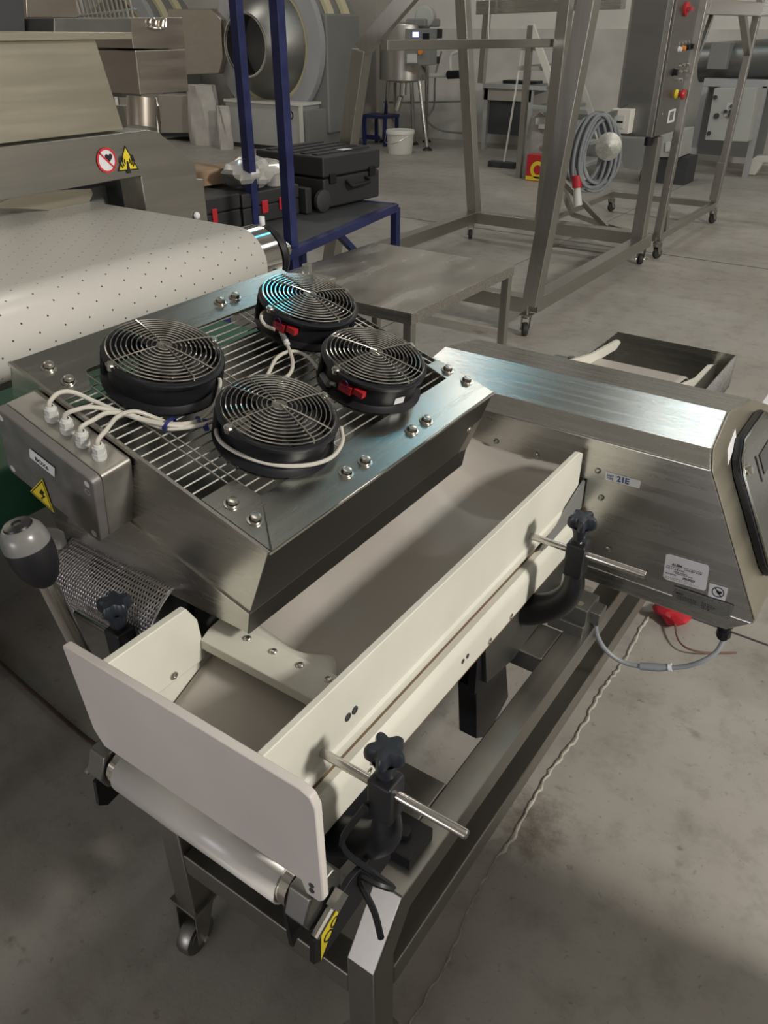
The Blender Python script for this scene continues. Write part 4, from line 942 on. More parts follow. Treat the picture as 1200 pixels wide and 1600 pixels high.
# two low tool cases with red latches
def tool_case(label, u0, u1, v0_, v1_, h, latches):
    c = thing('tool_case', label, 'case', hq(u0, v0_, 0), 'black tool cases with red latches on the trolley')
    cbx('shell', u0, u1, v0_, v1_, .002, h*.55, 'case', .008, c); cbx('lid', u0-.002, u1+.002, v0_-.002, v1_, h*.56, h, 'case', .008, c)
    for a, b_ in latches: cbx('latch', a, b_, v0_-.010, v0_-.001, h*.30, h*.70, 'red', .003, c)
    return c
tool_case('black tool case with red latches between the two blue uprights', -.52, -.13, .06, .42, .15, [(-.40, -.36), (-.28, -.25)])
tool_case('black tool case with red handle beneath the crumpled plastic bag', -.95, -.535, .06, .46, .16, [(-.72, -.69)])
cbx('pocket_case', -.12, -.075, .02, .30, .002, .13, 'case', .008)
c = thing('cardboard_box', 'flat brown cardboard box lying behind the blue upright', 'box', hq(-.9, .3, .17))
cbx('carton', -.82, -.35, .30, .58, .165, .235, 'card', .002, c)
# crumpled clear bag
bg = thing('plastic_bag', 'crumpled clear plastic bag lying on the tool cases', 'bag', hq(-.45, .2, .16))
c0_ = hq(-.36, .16, .225); mb = MB(); rws = []
for i in range(12):
    th = math.pi*i/11; rws.append([c0_+V((.12*math.sin(th)*math.cos(ph), .17*math.sin(th)*math.sin(ph), .065*math.cos(th)))*(1+.13*math.sin(5*ph+i*.9)+.14*math.cos(3*ph-i*.6)+.05*math.sin(11*ph+i*2)) for ph in [2*math.pi*k_/20 for k_ in range(21)]])
obj('film', mb.grid(rws), M['film'], bg, smooth=28)
jr = thing('clear_jar', 'small clear lidded tub standing between the blue uprights', 'jar', hq(-.26, .10, .152))
jc = hq(-.24, .12, .152); obj('tub', MB().lathe([(0, 0), (.045, 0), (.05, .07), (.05, .075)], jc, n=24), M['film'], jr); obj('lid', MB().lathe([(.052, .073), (.053, .086), (0, .087)], jc, n=24), M['gland'], jr)

# ================================================================ STEEL TABLE
tz = .60
Tb = thing('steel_table', 'low scratched stainless steel table behind the cooling hood', 'table', (-1.9, 2.8, 0))
ta0, ta1, tb0, tb1 = -2.285, -1.53, 2.39, 3.225
obj('tabletop', MB().box((ta0, tb0, tz-.004), (ta1, tb1, tz)), M['steel_table'], Tb, bevel=.001)
for a, b_ in (((ta0, tb0, tz-.045), (ta1, tb0+.03, tz-.004)), ((ta0, tb1-.03, tz-.045), (ta1, tb1, tz-.004)), ((ta0, tb0+.03, tz-.045), (ta0+.03, tb1-.03, tz-.004)), ((ta1-.03, tb0+.03, tz-.045), (ta1, tb1-.03, tz-.004))):
    obj('apron', MB().box(a, b_), M['steel_x'], Tb, bevel=.002)
for x in (ta0+.005, ta1-.04):
    for y in (tb0+.005, tb1-.04): obj('leg', MB().box((x, y, 0), (x+.035, y+.035, tz-.04)), M['steel_z'], Tb, bevel=.002)

# ================================================================ TALL FRAME ON CASTERS
AF = thing('lifting_frame', 'tall stainless steel frame with splayed square posts on casters', 'frame', (-2.5, 5, 0))
xa, xb, ya, yb, zr_ = -3.22, -1.80, 4.05, 5.95, .17
pw = .085
def bm(a, b_, w_=pw, name='post', par=AF, mt='steel_z', h_=None): return obj(name, MB().beam(a, b_, w_, h_), M[mt], par, bevel=.004)
for a, b_ in (((xa, ya, zr_), (xa, yb, zr_)), ((xb, ya, zr_), (xb, yb, zr_)), ((xa, ya, zr_), (xb, ya, zr_)), ((xa, yb, zr_), (xb, yb, zr_))): bm(a, b_, name='base_rail', mt='steel_y')
k1 = at(566, 78, y=ya+.05); k1b = at(660, -30, y=ya+.15)
bm((xa, ya, zr_), k1); bm(k1, k1b, name='brace')
bm((xa, yb, zr_), at(722, -20, y=yb-.05))
bm((xb, ya, zr_), at(925, -25, y=ya+.02)); bm((-2.62, yb-.02, zr_), at(886, -10, y=yb+.02))
bm((xb-.02, yb-.12, zr_), (xb-.02, yb-.12, .86))
for q in ((xa, ya), (xb, ya), (xa, yb), (xb, yb)): caster(q[0], q[1]-.05, AF, h=.13, rot=.6)
g0, g1 = at(600, 71, y=ya+.05), at(862, 67, y=yb+.02)
bm(g0, g1, .05, 'tie_bar', mt='steel_y')
bm(at(748, 12, y=yb+.3), at(975, 2, y=yb+.3), .09, 'deck_beam', mt='steel_x'); bm(at(762, 12, y=yb+.4), at(752, 130, y=yb+.4), .05, 'strut')
obj('pull_cord', MB().tube([at(765, 0, y=yb+.2), at(763, 40, y=yb+.2), at(764, 75, y=yb+.2)], .004, 5), M['white'], AF)
obj('rear_fork', MB().beam((-2.62, yb+.05, .62), (-2.62, yb+.6, .16), .04).beam((-2.62, yb+.6, .16), (-2.0, yb+.2, .16), .04), M['steel_z'], AF)
# control cabinet on the frame
kx, ky0 = -1.80, 5.705
kz = float(at(1018, 216, x=kx)[2])
xl = float(at(958, 203, y=ky0)[0]); yr = float(at(1066, 187, x=kx)[1])
CB = thing('control_cabinet', 'tall grey steel control cabinet with push buttons and red emergency stop on the frame', 'cabinet', (kx-.2, ky0+.2, kz))
obj('cabinet_body', MB().box((xl, ky0+.012, kz), (kx-.004, yr, kz+1.15)), M['steel_z'], CB, bevel=.004)
obj('cabinet_door', MB().box((kx-.003, ky0+.02, kz+.008), (kx+.012, yr-.012, kz+1.14)), M['steel_dark'], CB, bevel=.003)
obj('side_skin', MB().box((xl+.02, ky0, kz+.01), (kx-.035, ky0+.011, kz+1.13)), M['steel_dark'], CB, bevel=.003)
obj('cabinet_gland', MB().cyl((kx-.03, ky0+.03, kz-.05), (kx-.03, ky0+.03, kz), .025, 12), M['blackmetal'], CB)
def btn(px, py, r, h, mt, name='push_button', par=CB):
    c = at(px, py, x=kx+.012); b = MB().lathe([(r*1.25, 0), (r*1.25, .006), (r, .007), (r, h), (0, h)], c, (1, 0, 0), 14); obj(name, b, M[mt], par)
for i, mt in enumerate(('white', 'orange', 'blackmetal', 'blackmetal')): btn(1060+i*6.5, 77-i*1.5, .014, .02, mt, 'indicator_lamp')
for i in range(4): btn(1061+i*5, 68-i*.8, .008, .006, 'chrome', 'name_tag')
btn(1052, 113, .018, .03, 'blackmetal', 'rotary_switch')
for a, b_ in ((1061, 103), (1067, 101), (1074, 100), (1062, 112), (1070, 111), (1058, 124), (1063, 124)): btn(a, b_, .009, .015, 'chrome')
c = at(1056, 147, x=kx+.012); obj('stop_collar', MB().lathe([(.03, 0), (.03, .004), (.022, .02)], c, (1, 0, 0), 20), M['yellow'], CB); obj('emergency_stop', MB().lathe([(.016, .02), (.016, .035), (.03, .04), (.032, .052), (.024, .062), (0, .064)], c, (1, 0, 0), 20), M['red'], CB)
c = at(1071, 14, x=kx+.012); obj('main_switch', MB().lathe([(.04, 0), (.04, .012), (.03, .02), (0, .02)], c, (1, 0, 0), 20).box(c+np.array([.02, -.035, -.01]), c+np.array([.045, .035, .01])), M['red'], CB)
obj('rating_label', ppoly([(1045, 173), (1056, 169), (1053, 190), (1042, 193)], .001, x=kx+.0125), M['white'], CB, smooth=0); obj('small_print', ppoly([(1047.5, 175), (1053.5, 173), (1051, 187), (1045, 189)], .001, x=kx+.014), M['greyprint'], CB, smooth=0)
obj('key_lock', MB().lathe([(.008, 0), (.008, .01), (0, .01)], at(1033, 178, x=kx+.012), (1, 0, 0), 10), M['chrome'], CB)
# socket box on the cabinet's side
c = at(972, 188, y=ky0-.05)
SB = thing('socket_box', 'small white electrical box on the lower edge of the control cabinet', 'electrical box', c)
obj('box_body', MB().box((c[0]-.065, ky0-.085, c[2]-.075), (c[0]+.065, ky0-.001, c[2]+.07)), M['bucket'], SB, bevel=.006)
obj('window', MB().box((c[0]-.045, ky0-.09, c[2]-.045), (c[0]+.03, ky0-.084, c[2]+.035)), M['gland'], SB, bevel=.001); obj('print', MB().box((c[0]-.02, ky0-.092, c[2]-.012), (c[0]+.02, ky0-.0895, c[2]+.0)), M['print'], SB)
# coiled cable with red plug
cc = at(925, 242, y=5.45)
CC = thing('coiled_cable', 'thick grey cable coiled and hung below the cabinet with a red plug', 'cable', cc)
for i in range(9):
    rx = .115+.006*(i % 3); rz_ = .215+.012*((i*5) % 4-1.5)
    o_ = np.array([(-.055+i*.014), .02*(i % 3), -.012*(i % 2)-.0*i])
    tl = math.radians(-35+i*9)
    mb = MB(); mb.tube([V(cc)+V(o_)+V((rx*math.cos(t_)*.75+.0, rx*math.cos(t_)*.55, rz_*math.sin(t_)-.02*math.cos(2*t_))) for t_ in [2*math.pi*k_/28 for k_ in range(28)]], .0115, 8, closed=True)
    obj('loop', mb, M['cable_grey'], CC)
q = V(cc)+V((.11, -.02, .06)); obj('hanger_plate', MB().lathe([(0, 0), (.075, 0), (.085, .006), (0, .012)], q, (.5, -.8, .1), 20), M['steel_sheet'], CC)
obj('hanger_arm', MB().beam(V(cc)+V((0, .03, .20)), V((cc[0]+.1, ky0+.02, cc[2]+.27)), .03), M['steel_dark'], CC)
q = at(903, 292, y=5.4); obj('tail', MB().tube(spline([V(cc)+V((-.06, 0, -.2)), at(898, 262, y=5.4), at(902, 280, y=5.4)], 5), .0115, 8), M['cable_grey'], CC)
obj('plug_collar', MB().cyl(at(901, 274, y=5.4), at(902, 293, y=5.4), .032, 16), M['red'], CC); obj('plug_body', MB().tube([at(902, 293, y=5.4), at(902, 305, y=5.4), at(903, 321, y=5.4)], [.022, .026, .03], 16), M['gland'], CC)

# ---------------- second wheeled platform behind
PF = thing('wheeled_platform', 'long stainless steel platform frame on casters standing behind the control cabinet', 'frame', (-2.2, 6.9, 0))
x0, x1, y0, y1, z0 = -2.70, -1.77, 6.12, 7.62, .16
for a, b_ in (((x0, y0, z0), (x0, y1, z0)), ((x1, y0, z0), (x1, y1, z0)), ((x0, y0, z0), (x1, y0, z0)), ((x0, y1, z0), (x1, y1, z0))): bm(a, b_, .05, 'base_rail', PF, 'steel_y')
tpa = at(1100, 20, x=x1); bm((x1, y0, z0), (tpa[0], y0+.12, 1.75), .055, 'post', PF); bm((x1, y1, z0), (x1, y1+.15, 1.75), .055, 'post', PF)
bm((x1, y0+.12, 1.60), (x1, y1+.15, 1.60), .09, 'deck_beam', PF, 'steel_y'); bm((x1, y1+.12, 1.60), (x1+1.2, y1+.12, 1.58), .09, 'deck_beam', PF, 'steel_x')
bm((x1, y1-.35, 1.58), (x1, y1+.1, 1.30), .05, 'brace', PF); bm((x1, y0+.35, 1.55), (x1, y0+.1, 1.2), .03, 'brace', PF); bm((x1, y1-.02, .2), (x1, y1+.0, .5), .07, 'brace', PF)
bm((x0, y0+.1, z0), (x0, y0+.1, .55), .05, 'post', PF); bm((x0+.03, y0+.12, .5), (x0+.5, y0+.1, z0), .04, 'brace', PF); bm((x1-.01, y0+.18, z0), (x1-.01, y0+.12, .35), .05, 'brace', PF)
for q in ((x0, y0), (x1, y0), (x0, y1), (x1, y1)): caster(q[0], q[1]+.02, PF, h=.135, rot=-.4)

# ================================================================ FAR EQUIPMENT
# kettle
ky = 10.3
kc = at(640, 110, y=ky)
KT = thing('mixing_kettle', 'upright stainless steel mixing kettle on three legs with a grey motor on top', 'kettle', (kc[0], ky, 0))
zt, zbm = float(at(635, 42, y=ky)[2]), float(at(635, 124, y=ky)[2]); xl_, xr_ = float(at(600, 90, y=ky)[0]), float(at(655, 90, y=ky)[0]); kr = (xr_-xl_)/2+.05; kcx = (xl_+xr_)/2+.05
obj('vessel', MB().lathe([(0, zbm-.05), (kr*.5, zbm-.03), (kr, zbm), (kr, zt), (kr*.96, zt+.03), (kr*.4, zt+.06), (0, zt+.06)], (kcx, ky, 0), n=36), M['steel_z'], KT)
for px, py, fxp, fyp in ((607, 125, 599, 222), (618, 126, 616, 205), (643, 125, 647, 226), (655, 125, 668, 235), (667, 100, 667, 222)):
    a = at(px, py, y=ky-.05); b_ = at(fxp, fyp, z=.0); lg = obj('leg', MB().cyl(a, b_, .028, 12), M['chrome'], KT); obj('foot', MB().lathe([(.07, 0), (.06, .02), (.02, .05), (0, .05)], (b_[0], b_[1], 0), n=16), M['blackmetal'], lg)
pnl = obj('control_panel', MB().box(at(632, 101, y=ky-kr-.15), at(684, 45, y=ky-kr+.05)), M['grey'], KT, bevel=.006)
yp = ky-kr-.155
obj('screen', ppoly([(645, 50), (654, 50), (654, 58), (645, 58)], -.004, y=yp), M['glow'], pnl, label='small lit violet display'); obj('gauge', ppoly([(661, 52), (671, 52), (671, 66), (661, 66)], -.01, y=yp), M['blackmetal'], pnl); obj('plate', ppoly([(636, 84), (652, 84), (652, 98), (636, 98)], -.005, y=yp), M['gland'], pnl)
obj('switch', MB().lathe([(.03, 0), (.03, .03), (0, .03)], at(658, 81, y=yp), (0, -1, 0), 14), M['orange'], pnl); obj('side_valve', MB().box(at(681, 60, y=ky-.3), at(692, 45, y=ky-.2)), M['blackmetal'], KT, bevel=.01); obj('side_valve', MB().box(at(681, 100, y=ky-.3), at(685, 88, y=ky-.2)), M['blackmetal'], KT, bevel=.01)
mc = at(662, 26, y=ky-.1); obj('motor', MB().lathe([(0, 0), (.10, 0), (.125, .02), (.125, .1), (.11, .12), (.11, .33), (0, .33)], mc, (-.35, .9, 0), 28).lathe([(0, -.012), (.06, -.012), (.06, 0)], mc, (-.35, .9, 0), 20), M['grey_light'], KT); obj('motor_mount', MB().box((mc[0]-.25, ky-.15, zt), (mc[0]+.05, ky+.25, mc[2]-.02)), M['grey'], KT, bevel=.02)
obj('drain_valve', MB().tube(spline([at(631, 124, y=ky), at(630, 140, y=ky-.05), at(624, 158, y=ky-.05), at(621, 170, y=ky-.05)], 4), [.04, .045, .035, .045, .03]*2+[.04, .03, .045][:3], 10) if False else MB().cyl(at(631, 124, y=ky), at(630, 148, y=ky), .05, 14).cyl(at(626, 150, y=ky-.05), at(620, 172, y=ky-.05), .042, 14), M['chrome'], KT)
obj('pipe', MB().tube(spline([at(672, 118, y=ky), at(690, 118, y=ky), at(702, 117, y=ky)], 4), .028, 10).tube(spline([at(704, 117, y=ky), at(704, 90, y=ky), at(712, 82, y=ky), at(725, 82, y=ky)], 4), .02, 8), M['gland'], KT); obj('valve', MB().cyl(at(700, 117, y=ky-.02), at(720, 116, y=ky-.02), .05, 14), M['blackmetal'], KT)
obj('hose', MB().tube(spline([at(690, 80, y=ky+.2), at(680, 120, y=ky+.2), at(678, 165, y=ky+.2), at(668, 188, y=ky+.2), at(690, 204, y=ky+.4), at(728, 208, y=ky+.6)], 6), .014, 8).tube(spline([at(600, 160, y=ky+.6), at(660, 160, y=ky+.6), at(725, 158, y=ky+.8)], 4), .012, 8), M['grey'], KT)
# bucket
bc = at(622, 240, z=0)
BK = thing('bucket', 'white plastic bucket with wire handle on the floor below the kettle', 'bucket', bc)
R_ = float((at(640, 205, y=bc[1])-at(604, 205, y=bc[1]))[0])/2; hb = float(at(622, 203, y=bc[1])[2])
obj('pail', MB().lathe([(0, 0), (R_*.86, 0), (R_*.98, hb*.83), (R_*1.04, hb*.84), (R_*1.04, hb*.95), (R_, hb), (R_*.6, hb*.985), (0, hb*.985)], (bc[0], bc[1]+.05, 0), n=32), M['bucket'], BK)
obj('handle', MB().tube(spline([(bc[0]-R_, bc[1]-.02, hb*.8), (bc[0]-R_*.5, bc[1]-R_*.95, hb*.55), (bc[0], bc[1]-R_*1.02, hb*.48), (bc[0]+R_*.5, bc[1]-R_*.95, hb*.55), (bc[0]+R_, bc[1]-.02, hb*.8)], 5), .005, 6), M['bolt'], BK)
# blue stool
s0 = at(590, 228, z=0)
SL = thing('blue_stool', 'dark blue metal stool standing left of the white bucket', 'stool', s0)
for dx in (-.18, .18):
    for dy in (0, .3): obj('leg', MB().beam((s0[0]+dx-.05, s0[1]+dy, 0), (s0[0]+dx-.05, s0[1]+dy, .36), .04), M['blue'], SL)
obj('seat', MB().box((s0[0]-.26, s0[1]-.03, .36), (s0[0]+.16, s0[1]+.33, .40)), M['blue'], SL, bevel=.003); obj('rail', MB().box((s0[0]-.5, s0[1]+.1, .06), (s0[0]-.05, s0[1]+.14, .12)), M['blue'], SL)

# coating drums
def drum(px, py, yring, s, label, pxr, group=None):
    c = at(px, py, y=yring); R0 = s
    D_ = thing('coating_drum', label, 'machine', (c[0], yring+.4, 0), 'round coating drums by the far wall')
    rg_ = []
    # ring with inner opening
    obj('front_ring', MB().lathe([(R0*.86, .03), (R0*.86, 0), (R0*1.12, 0), (R0*1.12, .10), (R0*.9, .12), (R0*.86, .03)], c, (0, 1, 0), 56), M['lav'], D_)
    obj('cream_ring', MB().lathe([(R0*.78, .02), (R0*.88, .012), (R0*.88, .06), (R0*.8, .06)], c, (0, 1, 0), 56), M['cream'], D_)
    obj('cone', MB().lathe([(R0*.82, .08), (R0*.78, -.02), (R0*.64, -.20), (R0*.45, -.40), (R0*.43, -.41), (R0*.41, -.40), (R0*.5, -.15), (R0*.6, .2), (0, .35)], c, (0, 1, 0), 56), M['steel_dark'], D_, smooth=50)
    obj('rim', MB().tube([V(c)+V((R0*.435*math.cos(t_), -.41, R0*.435*math.sin(t_))) for t_ in [2*math.pi*i/40 for i in range(40)]], .014, 8, closed=True), M['chrome'], D_)
    obj('drum_body', MB().lathe([(R0*1.04, .1), (R0*1.04, .95), (0, .96)], c, (0, 1, 0), 56), M['grey'], D_)
    for d_ in (.28, .62): obj('band', MB().lathe([(R0*1.05, d_), (R0*1.12, d_), (R0*1.12, d_+.12), (R0*1.05, d_+.12)], c, (0, 1, 0), 56), M['cream'], D_)
    obj('housing', MB().box((c[0]-R0*1.0, yring+.12, c[2]-R0*1.25), (c[0]+R0*1.13, yring+.85, c[2]+R0*.42)), M['grey'], D_, bevel=.03)
    return c, D_
yr_ = 9.3
dc, DR = drum(416, 70, yr_, .84, 'grey coating drum with open steel cone behind the blue trolley uprights', 489)
bl, brt = at(358, 225, y=9.0), at(470, 222, y=9.0)
zt_ = float(at(470, 166, y=9.0)[2])
obj('base_cabinet', MB().box((bl[0], 9.0, .06), (brt[0], 9.55, zt_)), M['grey_light'], DR, bevel=.01); obj('base_top', MB().box((bl[0]-.01, 8.98, zt_), (brt[0]+.04, 9.56, zt_+.03)), M['bucket'], DR); obj('base_post', MB().box((brt[0], 8.985, .0), (brt[0]+.04, 9.03, zt_)), M['bucket'], DR)
obj('side_cabinet', MB().box((brt[0]+.045, 9.03, .08), (brt[0]+.12, 10.3, zt_-.05)), M['grey'], DR, bevel=.01); obj('plinth', MB().box((bl[0]+.05, 9.05, 0), (brt[0]+.05, 10.2, .08)), M['dark'], DR)
obj('handwheel', MB().tube([at(453, 180, y=8.96)+np.array([.05*math.cos(t_), 0, .05*math.sin(t_)]) for t_ in [2*math.pi*i/20 for i in range(20)]], .008, 6, closed=True), M['blackmetal'], DR)
obj('blue_cloth', MB().box(at(392, 163, y=9.1), at(412, 158, y=9.1)+np.array([0, .1, 0])), mat('blue_cloth', (.05, .15, .35), .8), DR, bevel=.01)
dc2, DR2 = drum(185, 70, 9.6, .80, 'grey coating drum half hidden behind the steel panels at the upper left', 250)
obj('base_cabinet', MB().box((dc2[0]-.5, 9.3, .0), (dc2[0]+.75, 10.2, .62)), M['pillar'], DR2, bevel=.01)
obj('front_panel', ppoly([(262, 14), (330, 14), (345, 30), (348, 90), (342, 115), (262, 118)], .3, y=9.2), M['steel_warm'], DR2, bevel=.01)
c1_ = ppoly([(247, 148), (300, 150), (305, 208), (252, 208)], .5, y=9.0); MC = thing('floor_cabinet', 'beige metal floor cabinet standing left of the white sacks', 'cabinet', at(275, 208, y=9.0)); obj('cabinet_body', c1_, M['pillar'], MC, bevel=.01); obj('plinth', ppoly([(252, 208), (306, 207), (306, 213), (252, 214)], .45, y=9.03), M['dark'], MC)
# sacks
def sack(label, pxl, pxr, pyt, pyb, y):
    a, b_ = at(pxl, pyb, y=y), at(pxr, pyb, y=y); top = at((pxl+pxr)/2, pyt, y=y); cx = (a[0]+b_[0])/2; rx = (b_[0]-a[0])/2
    t_ = thing('sack', label, 'sack', (cx, y, 0), 'white sacks against the far machines'); rows_ = []
    for i in range(12):
        f = i/11; z = f*top[2]; k_ = (1-.12*f)*(.95+.05*math.sin(f*5)) if f < .95 else .8
        rows_.append([(cx+(rx*k_+.018*math.sin(5*ph+i*.35)+.012*math.sin(9*ph-i*.5))*math.cos(ph)+.02*math.sin(f*3), y+(rx*.7*k_+.02*math.cos(4*ph+i*.4))*math.sin(ph), z) for ph in [2*math.pi*j/20 for j in range(21)]])
    rows_.append([(cx, y, top[2]-.02)]*21); obj('cloth', MB().grid(rows_), M['bag'], t_, smooth=25)
sack('tall white sack leaning by the beige cabinet', 300, 343, 133, 214, 9.0); sack('short white sack beside the coating drum base', 342, 360, 166, 214, 8.75)

# bench with equipment, wall box, broom, stairs
BN = thing('work_bench', 'pale work bench with a dark grey front below the back wall', 'bench', at(790, 215, y=10.9))
yb_ = 10.8
a, b_ = at(754, 130, y=yb_), at(828, 222, y=yb_)
obj('bench_top', MB().box((a[0], yb_, a[2]-.06), (b_[0], yb_+.6, a[2])), M['grey_light'], BN, bevel=.005); obj('bench_front', MB().box((a[0]+.1, yb_+.05, a[2]-.62), (b_[0]-.12, yb_+.09, a[2]-.2)), M['dark'], BN); obj('bench_apron', MB().box((a[0], yb_+.02, a[2]-.2), (b_[0]-.05, yb_+.05, a[2]-.06)), M['pillar'], BN)
for x in (a[0]+.02, b_[0]-.1): obj('leg', MB().box((x, yb_+.02, 0), (x+.06, yb_+.08, a[2]-.06)), M['grey_light'], BN)
mb = MB().box((a[0]+.25, yb_+.1, a[2]), (a[0]+.75, yb_+.3, a[2]+.04)); tag(obj('tool_tray', mb, M['blackmetal'], bevel=.005), 'flat black tool tray on the bench top', 'tray')
eb = at(762, 222, z=0); EB = thing('wall_cabinet', 'pale blue-grey electrical cabinet on the floor beside the bench', 'cabinet', eb)
zt2 = float(at(762, 165, y=eb[1])[2]); x0_, x1_ = float(at(752, 200, y=eb[1])[0]), float(at(767, 200, y=eb[1])[0])
obj('cabinet_body', MB().box((x0_, eb[1]-.0, .02), (x1_, eb[1]+.35, zt2)), M['grey_light'], EB, bevel=.008); obj('door', MB().box((x0_+.01, eb[1]-.02, .04), (x1_-.01, eb[1]-.001, zt2-.02)), M['lav'], EB, bevel=.004); obj('lock', MB().cyl((x0_+.05, eb[1]-.03, zt2*.6), (x0_+.05, eb[1]-.018, zt2*.6), .012, 10), M['dark'], EB)
# broom
bh = at(787, 262, z=.0); BR = thing('floor_broom', 'long-handled broom with dark head leaning by the bench', 'broom', bh)
obj('head', MB().box((bh[0]-.2, bh[1]-.05, .0), (bh[0]+.16, bh[1]+.05, .07)), M['dark'], BR, bevel=.01); obj('handle', MB().cyl((bh[0]+.0, bh[1], .06), at(817, 72, y=bh[1]+.9), .013, 10), M['bucket'], BR)
# stair unit
ys = 8.9
ST = thing('steel_stair', 'open steel stair with pale stringers and flat treads behind the tall frame', 'stairs', at(900, 300, z=0))
s0_, s1_ = at(830, 40, y=ys), at(898, 235, y=ys); s0_[2] = max(s0_[2], .1)
dxs = np.array([s1_[0]-s0_[0], 0, s1_[2]-s0_[2]])
foot = s0_+dxs*((s0_[2]-.0)/(s0_[2]-s1_[2]))
for dy in (0, .75): obj('stringer', MB().beam(s0_+np.array([0, dy, 0]), foot+np.array([0, dy, .03]), .03, .07), M['bucket'], ST)
for i in range(1, 8):
    p = s0_+(foot-s0_)*i/8; obj('tread', MB().box((p[0]-.34, ys+.02, p[2]-.04), (p[0]+.0, ys+.73, p[2])), M['grey_light'], ST, bevel=.003)
obj('rear_leg', MB().beam(s0_, (s0_[0]-.0, ys, 0), .06).beam(s0_+np.array([0, .75, 0]), (s0_[0], ys+.75, 0), .06), M['steel_z'], ST)
# low grey cabinet behind (between posts) with red/yellow box
lc = at(855, 265, z=0); LC = thing('low_cabinet', 'grey low cabinet between the posts of the tall frame', 'cabinet', lc)
obj('cabinet_body', MB().box((lc[0]-.35, lc[1]+.5, 0), (lc[0]+.25, lc[1]+1.0, float(at(855, 175, y=lc[1]+.5)[2]))), M['grey'], LC, bevel=.008)
rb = at(832, 283, z=0); RB = thing('printed_box', 'red and yellow printed carton on the floor by the tall frame', 'box', rb)
obj('carton', MB().box((rb[0]-.09, rb[1], 0), (rb[0]+.14, rb[1]+.15, .27)), M['red'], RB, bevel=.002)
obj('yellow_print', ring(V((rb[0]+.05, rb[1]-.002, .12)), .09, V((1, 0, 0)), V((0, 0, 1)), .04), M['yellow'], RB, smooth=0); obj('yellow_band', MB().box((rb[0]-.089, rb[1]-.002, .01), (rb[0]+.139, rb[1]-.0005, .05)), M['yellow'], RB, smooth=0)
sb = at(814, 272, z=0); SPB = thing('spray_bottle', 'white spray bottle on the floor left of the printed carton', 'bottle', sb)
obj('bottle_body', MB().lathe([(0, 0), (.05, 0), (.055, .02), (.055, .12), (.02, .17), (.02, .2), (0, .2)], sb, n=18), M['bucket'], SPB); obj('trigger', MB().box((sb[0]-.06, sb[1]-.015, .2), (sb[0]+.03, sb[1]+.015, .235)), M['bucket'], SPB, bevel=.004)
pbg = at(832, 245, y=rb[1]+.25); PB = thing('clear_sack', 'clear plastic sack standing behind the red and yellow carton', 'bag', (pbg[0], rb[1]+.35, 0))
rws = []
for i in range(10):
    f = i/9; rws.append([(pbg[0]+.14*(1-.3*f)*math.cos(ph)*(1+.12*math.sin(4*ph+i)), rb[1]+.33+.12*math.sin(ph)*(1+.1*math.cos(3*ph+2*i)), .62*f) for ph in [2*math.pi*j/18 for j in range(19)]])
rws.append([(pbg[0], rb[1]+.33, .66)]*19); obj('film', MB().grid(rws), M['film'], PB, smooth=25)
# right background machine with switch cabinet
RM = thing('wall_machine', 'grey machine with horizontal drum standing on a frame by the right of the back wall', 'machine', at(1150, 245, y=10.6))
ym = 10.4
obj('deck', MB().box(at(1098, 135, y=ym), at(1215, 126, y=ym)+np.array([0, .6, 0])), M['lav'], RM, bevel=.005)
for px in (1190, 1098): q = at(px, 135, y=ym); obj('leg', MB().box((q[0], ym, 0), (q[0]+.06, ym+.06, q[2])), M['lav'], RM)
obj('drum', MB().cyl(at(1098, 98, y=ym+.3), at(1215, 92, y=ym+.3), .20, 28), M['steel_dark'], RM); obj('drum_cover', MB().box(at(1103, 108, y=ym), at(1142, 66, y=ym)+np.array([0, .5, 0])), M['grey'], RM, bevel=.01)
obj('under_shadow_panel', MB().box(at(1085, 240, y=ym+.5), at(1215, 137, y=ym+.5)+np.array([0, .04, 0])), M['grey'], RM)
SC2 = thing('switch_cabinet', 'light grey switch cabinet with black buttons on the machine by the back wall', 'cabinet', at(1140, 220, y=ym-.1))
obj('cabinet_body', ppoly([(1116, 138), (1184, 136), (1168, 222), (1101, 219)], .3, y=ym-.25), M['grey_light'], SC2, bevel=.008)
for a, b_, r in ((1118, 152, .022), (1120, 181, .028), (1108, 208, .022)): obj('lock', MB().lathe([(r, 0), (r, .02), (0, .02)], at(a, b_, y=ym-.25), (0, -1, 0), 12), M['dark'], SC2)
obj('button_plate', ppoly([(1137, 160), (1155, 160), (1150, 184), (1131, 182)], -.006, y=ym-.25), M['gland'], SC2)
for a, b_ in ((1144, 166), (1152, 166), (1134, 174), (1142, 174), (1150, 174), (1141, 180)): obj('push_button', MB().lathe([(.018, 0), (.018, .03), (0, .03)], at(a, b_, y=ym-.256), (0, -1, 0), 12), M['dark'], SC2)
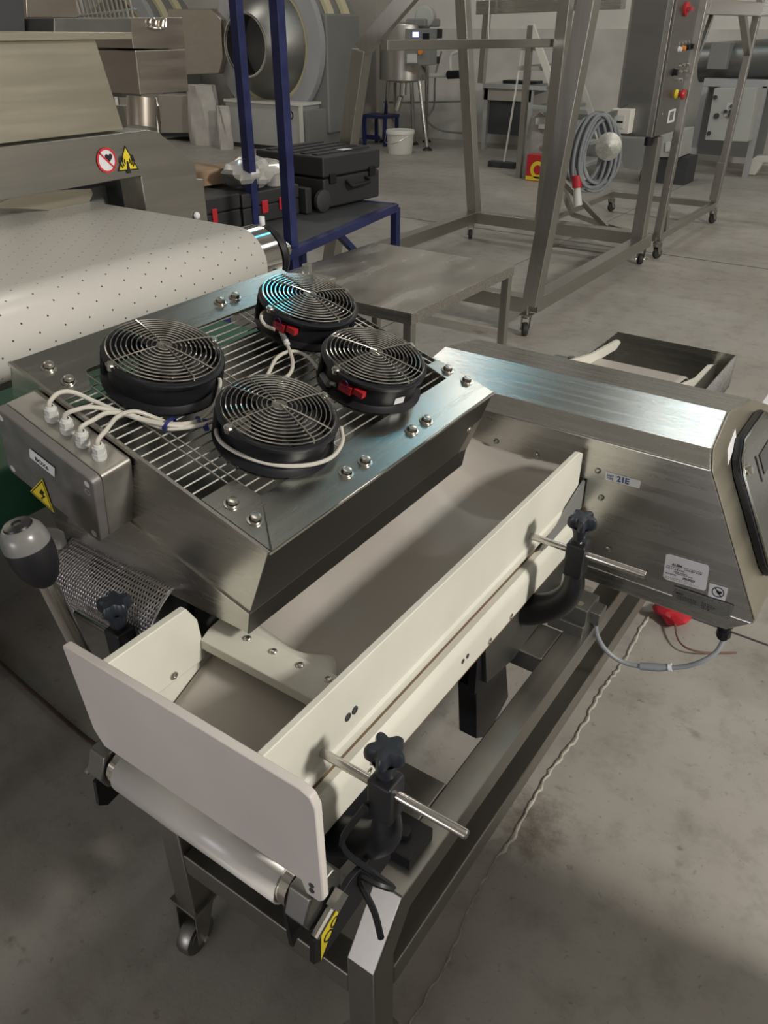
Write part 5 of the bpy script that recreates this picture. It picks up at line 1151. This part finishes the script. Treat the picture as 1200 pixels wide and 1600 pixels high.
BX2 = thing('grey_locker', 'pale grey box with switch behind the post of the wheeled platform', 'cabinet', at(1045, 245, y=9.4)); obj('locker_body', ppoly([(1034, 205), (1068, 203), (1062, 246), (1030, 246)], .4, y=9.4), M['grey_light'], BX2, bevel=.008); obj('switch', ppoly([(1042, 222), (1052, 222), (1051, 236), (1041, 236)], -.03, y=9.4), M['gland'], BX2)
bt = at(1045, 246, y=9.4); obj('stand', MB().box((bt[0]-.3, 9.45, 0), (bt[0]+.2, 9.8, bt[2])), M['dark'], BX2); obj('side_cabinet', ppoly([(960, 216), (1008, 217), (1008, 268), (975, 262)], .5, y=9.2), M['grey'], BX2)
WB = thing('white_bracket', 'white moulded bench foot at the right edge on the far floor', 'bracket', at(1190, 275, z=0)); q = at(1190, 276, z=0)
obj('foot', MB().prism([(q[0]-.2, q[1], 0), (q[0]-.2, q[1], .14), (q[0]-.1, q[1], .22), (q[0]+.5, q[1], .26), (q[0]+.5, q[1], .18), (q[0]-.02, q[1], .14), (q[0]-.08, q[1], 0)], (0, .12, 0)), M['bucket'], WB, bevel=.02)
# white low machine edge at the right frame edge, beyond the panel
EM = thing('white_panel_machine', 'white topped cabinet at the right edge of the picture beyond the detector', 'cabinet', (.25, 2.75, 0))
pz = .55
ep0 = at(1186, 643, z=pz)
obj('cabinet_body', MB().box((ep0[0]+.0, ep0[1], .03), (ep0[0]+.7, ep0[1]+.6, pz-.02)), M['grey_light'], EM, bevel=.006); obj('cabinet_top', MB().box((ep0[0]-.01, ep0[1]-.01, pz-.02), (ep0[0]+.72, ep0[1]+.61, pz)), M['white'], EM, bevel=.004)

# unseen cabinet added right of the camera, its edge shades the near floor
PC = thing('shade_cabinet', 'low grey unseen cabinet added right of the camera to shade the floor', 'cabinet', (1.1, 0, 0))
obj('cabinet_body', MB().box((.70, -1.6, .05), (1.3, 1.095, 1.17)), M['grey_light'], PC, bevel=.005); obj('worktop', MB().box((.68, -1.62, 1.17), (1.32, 1.10, 1.20)), M['steel_x'], PC, bevel=.003); obj('plinth', MB().box((.72, -1.58, 0), (1.28, 1.08, .05)), M['dark'], PC)
for i in range(4): obj('door', MB().box((.69, -1.55+i*.66, .08), (.6995, -.93+i*.66, 1.14)), M['lav'], PC, bevel=.002)
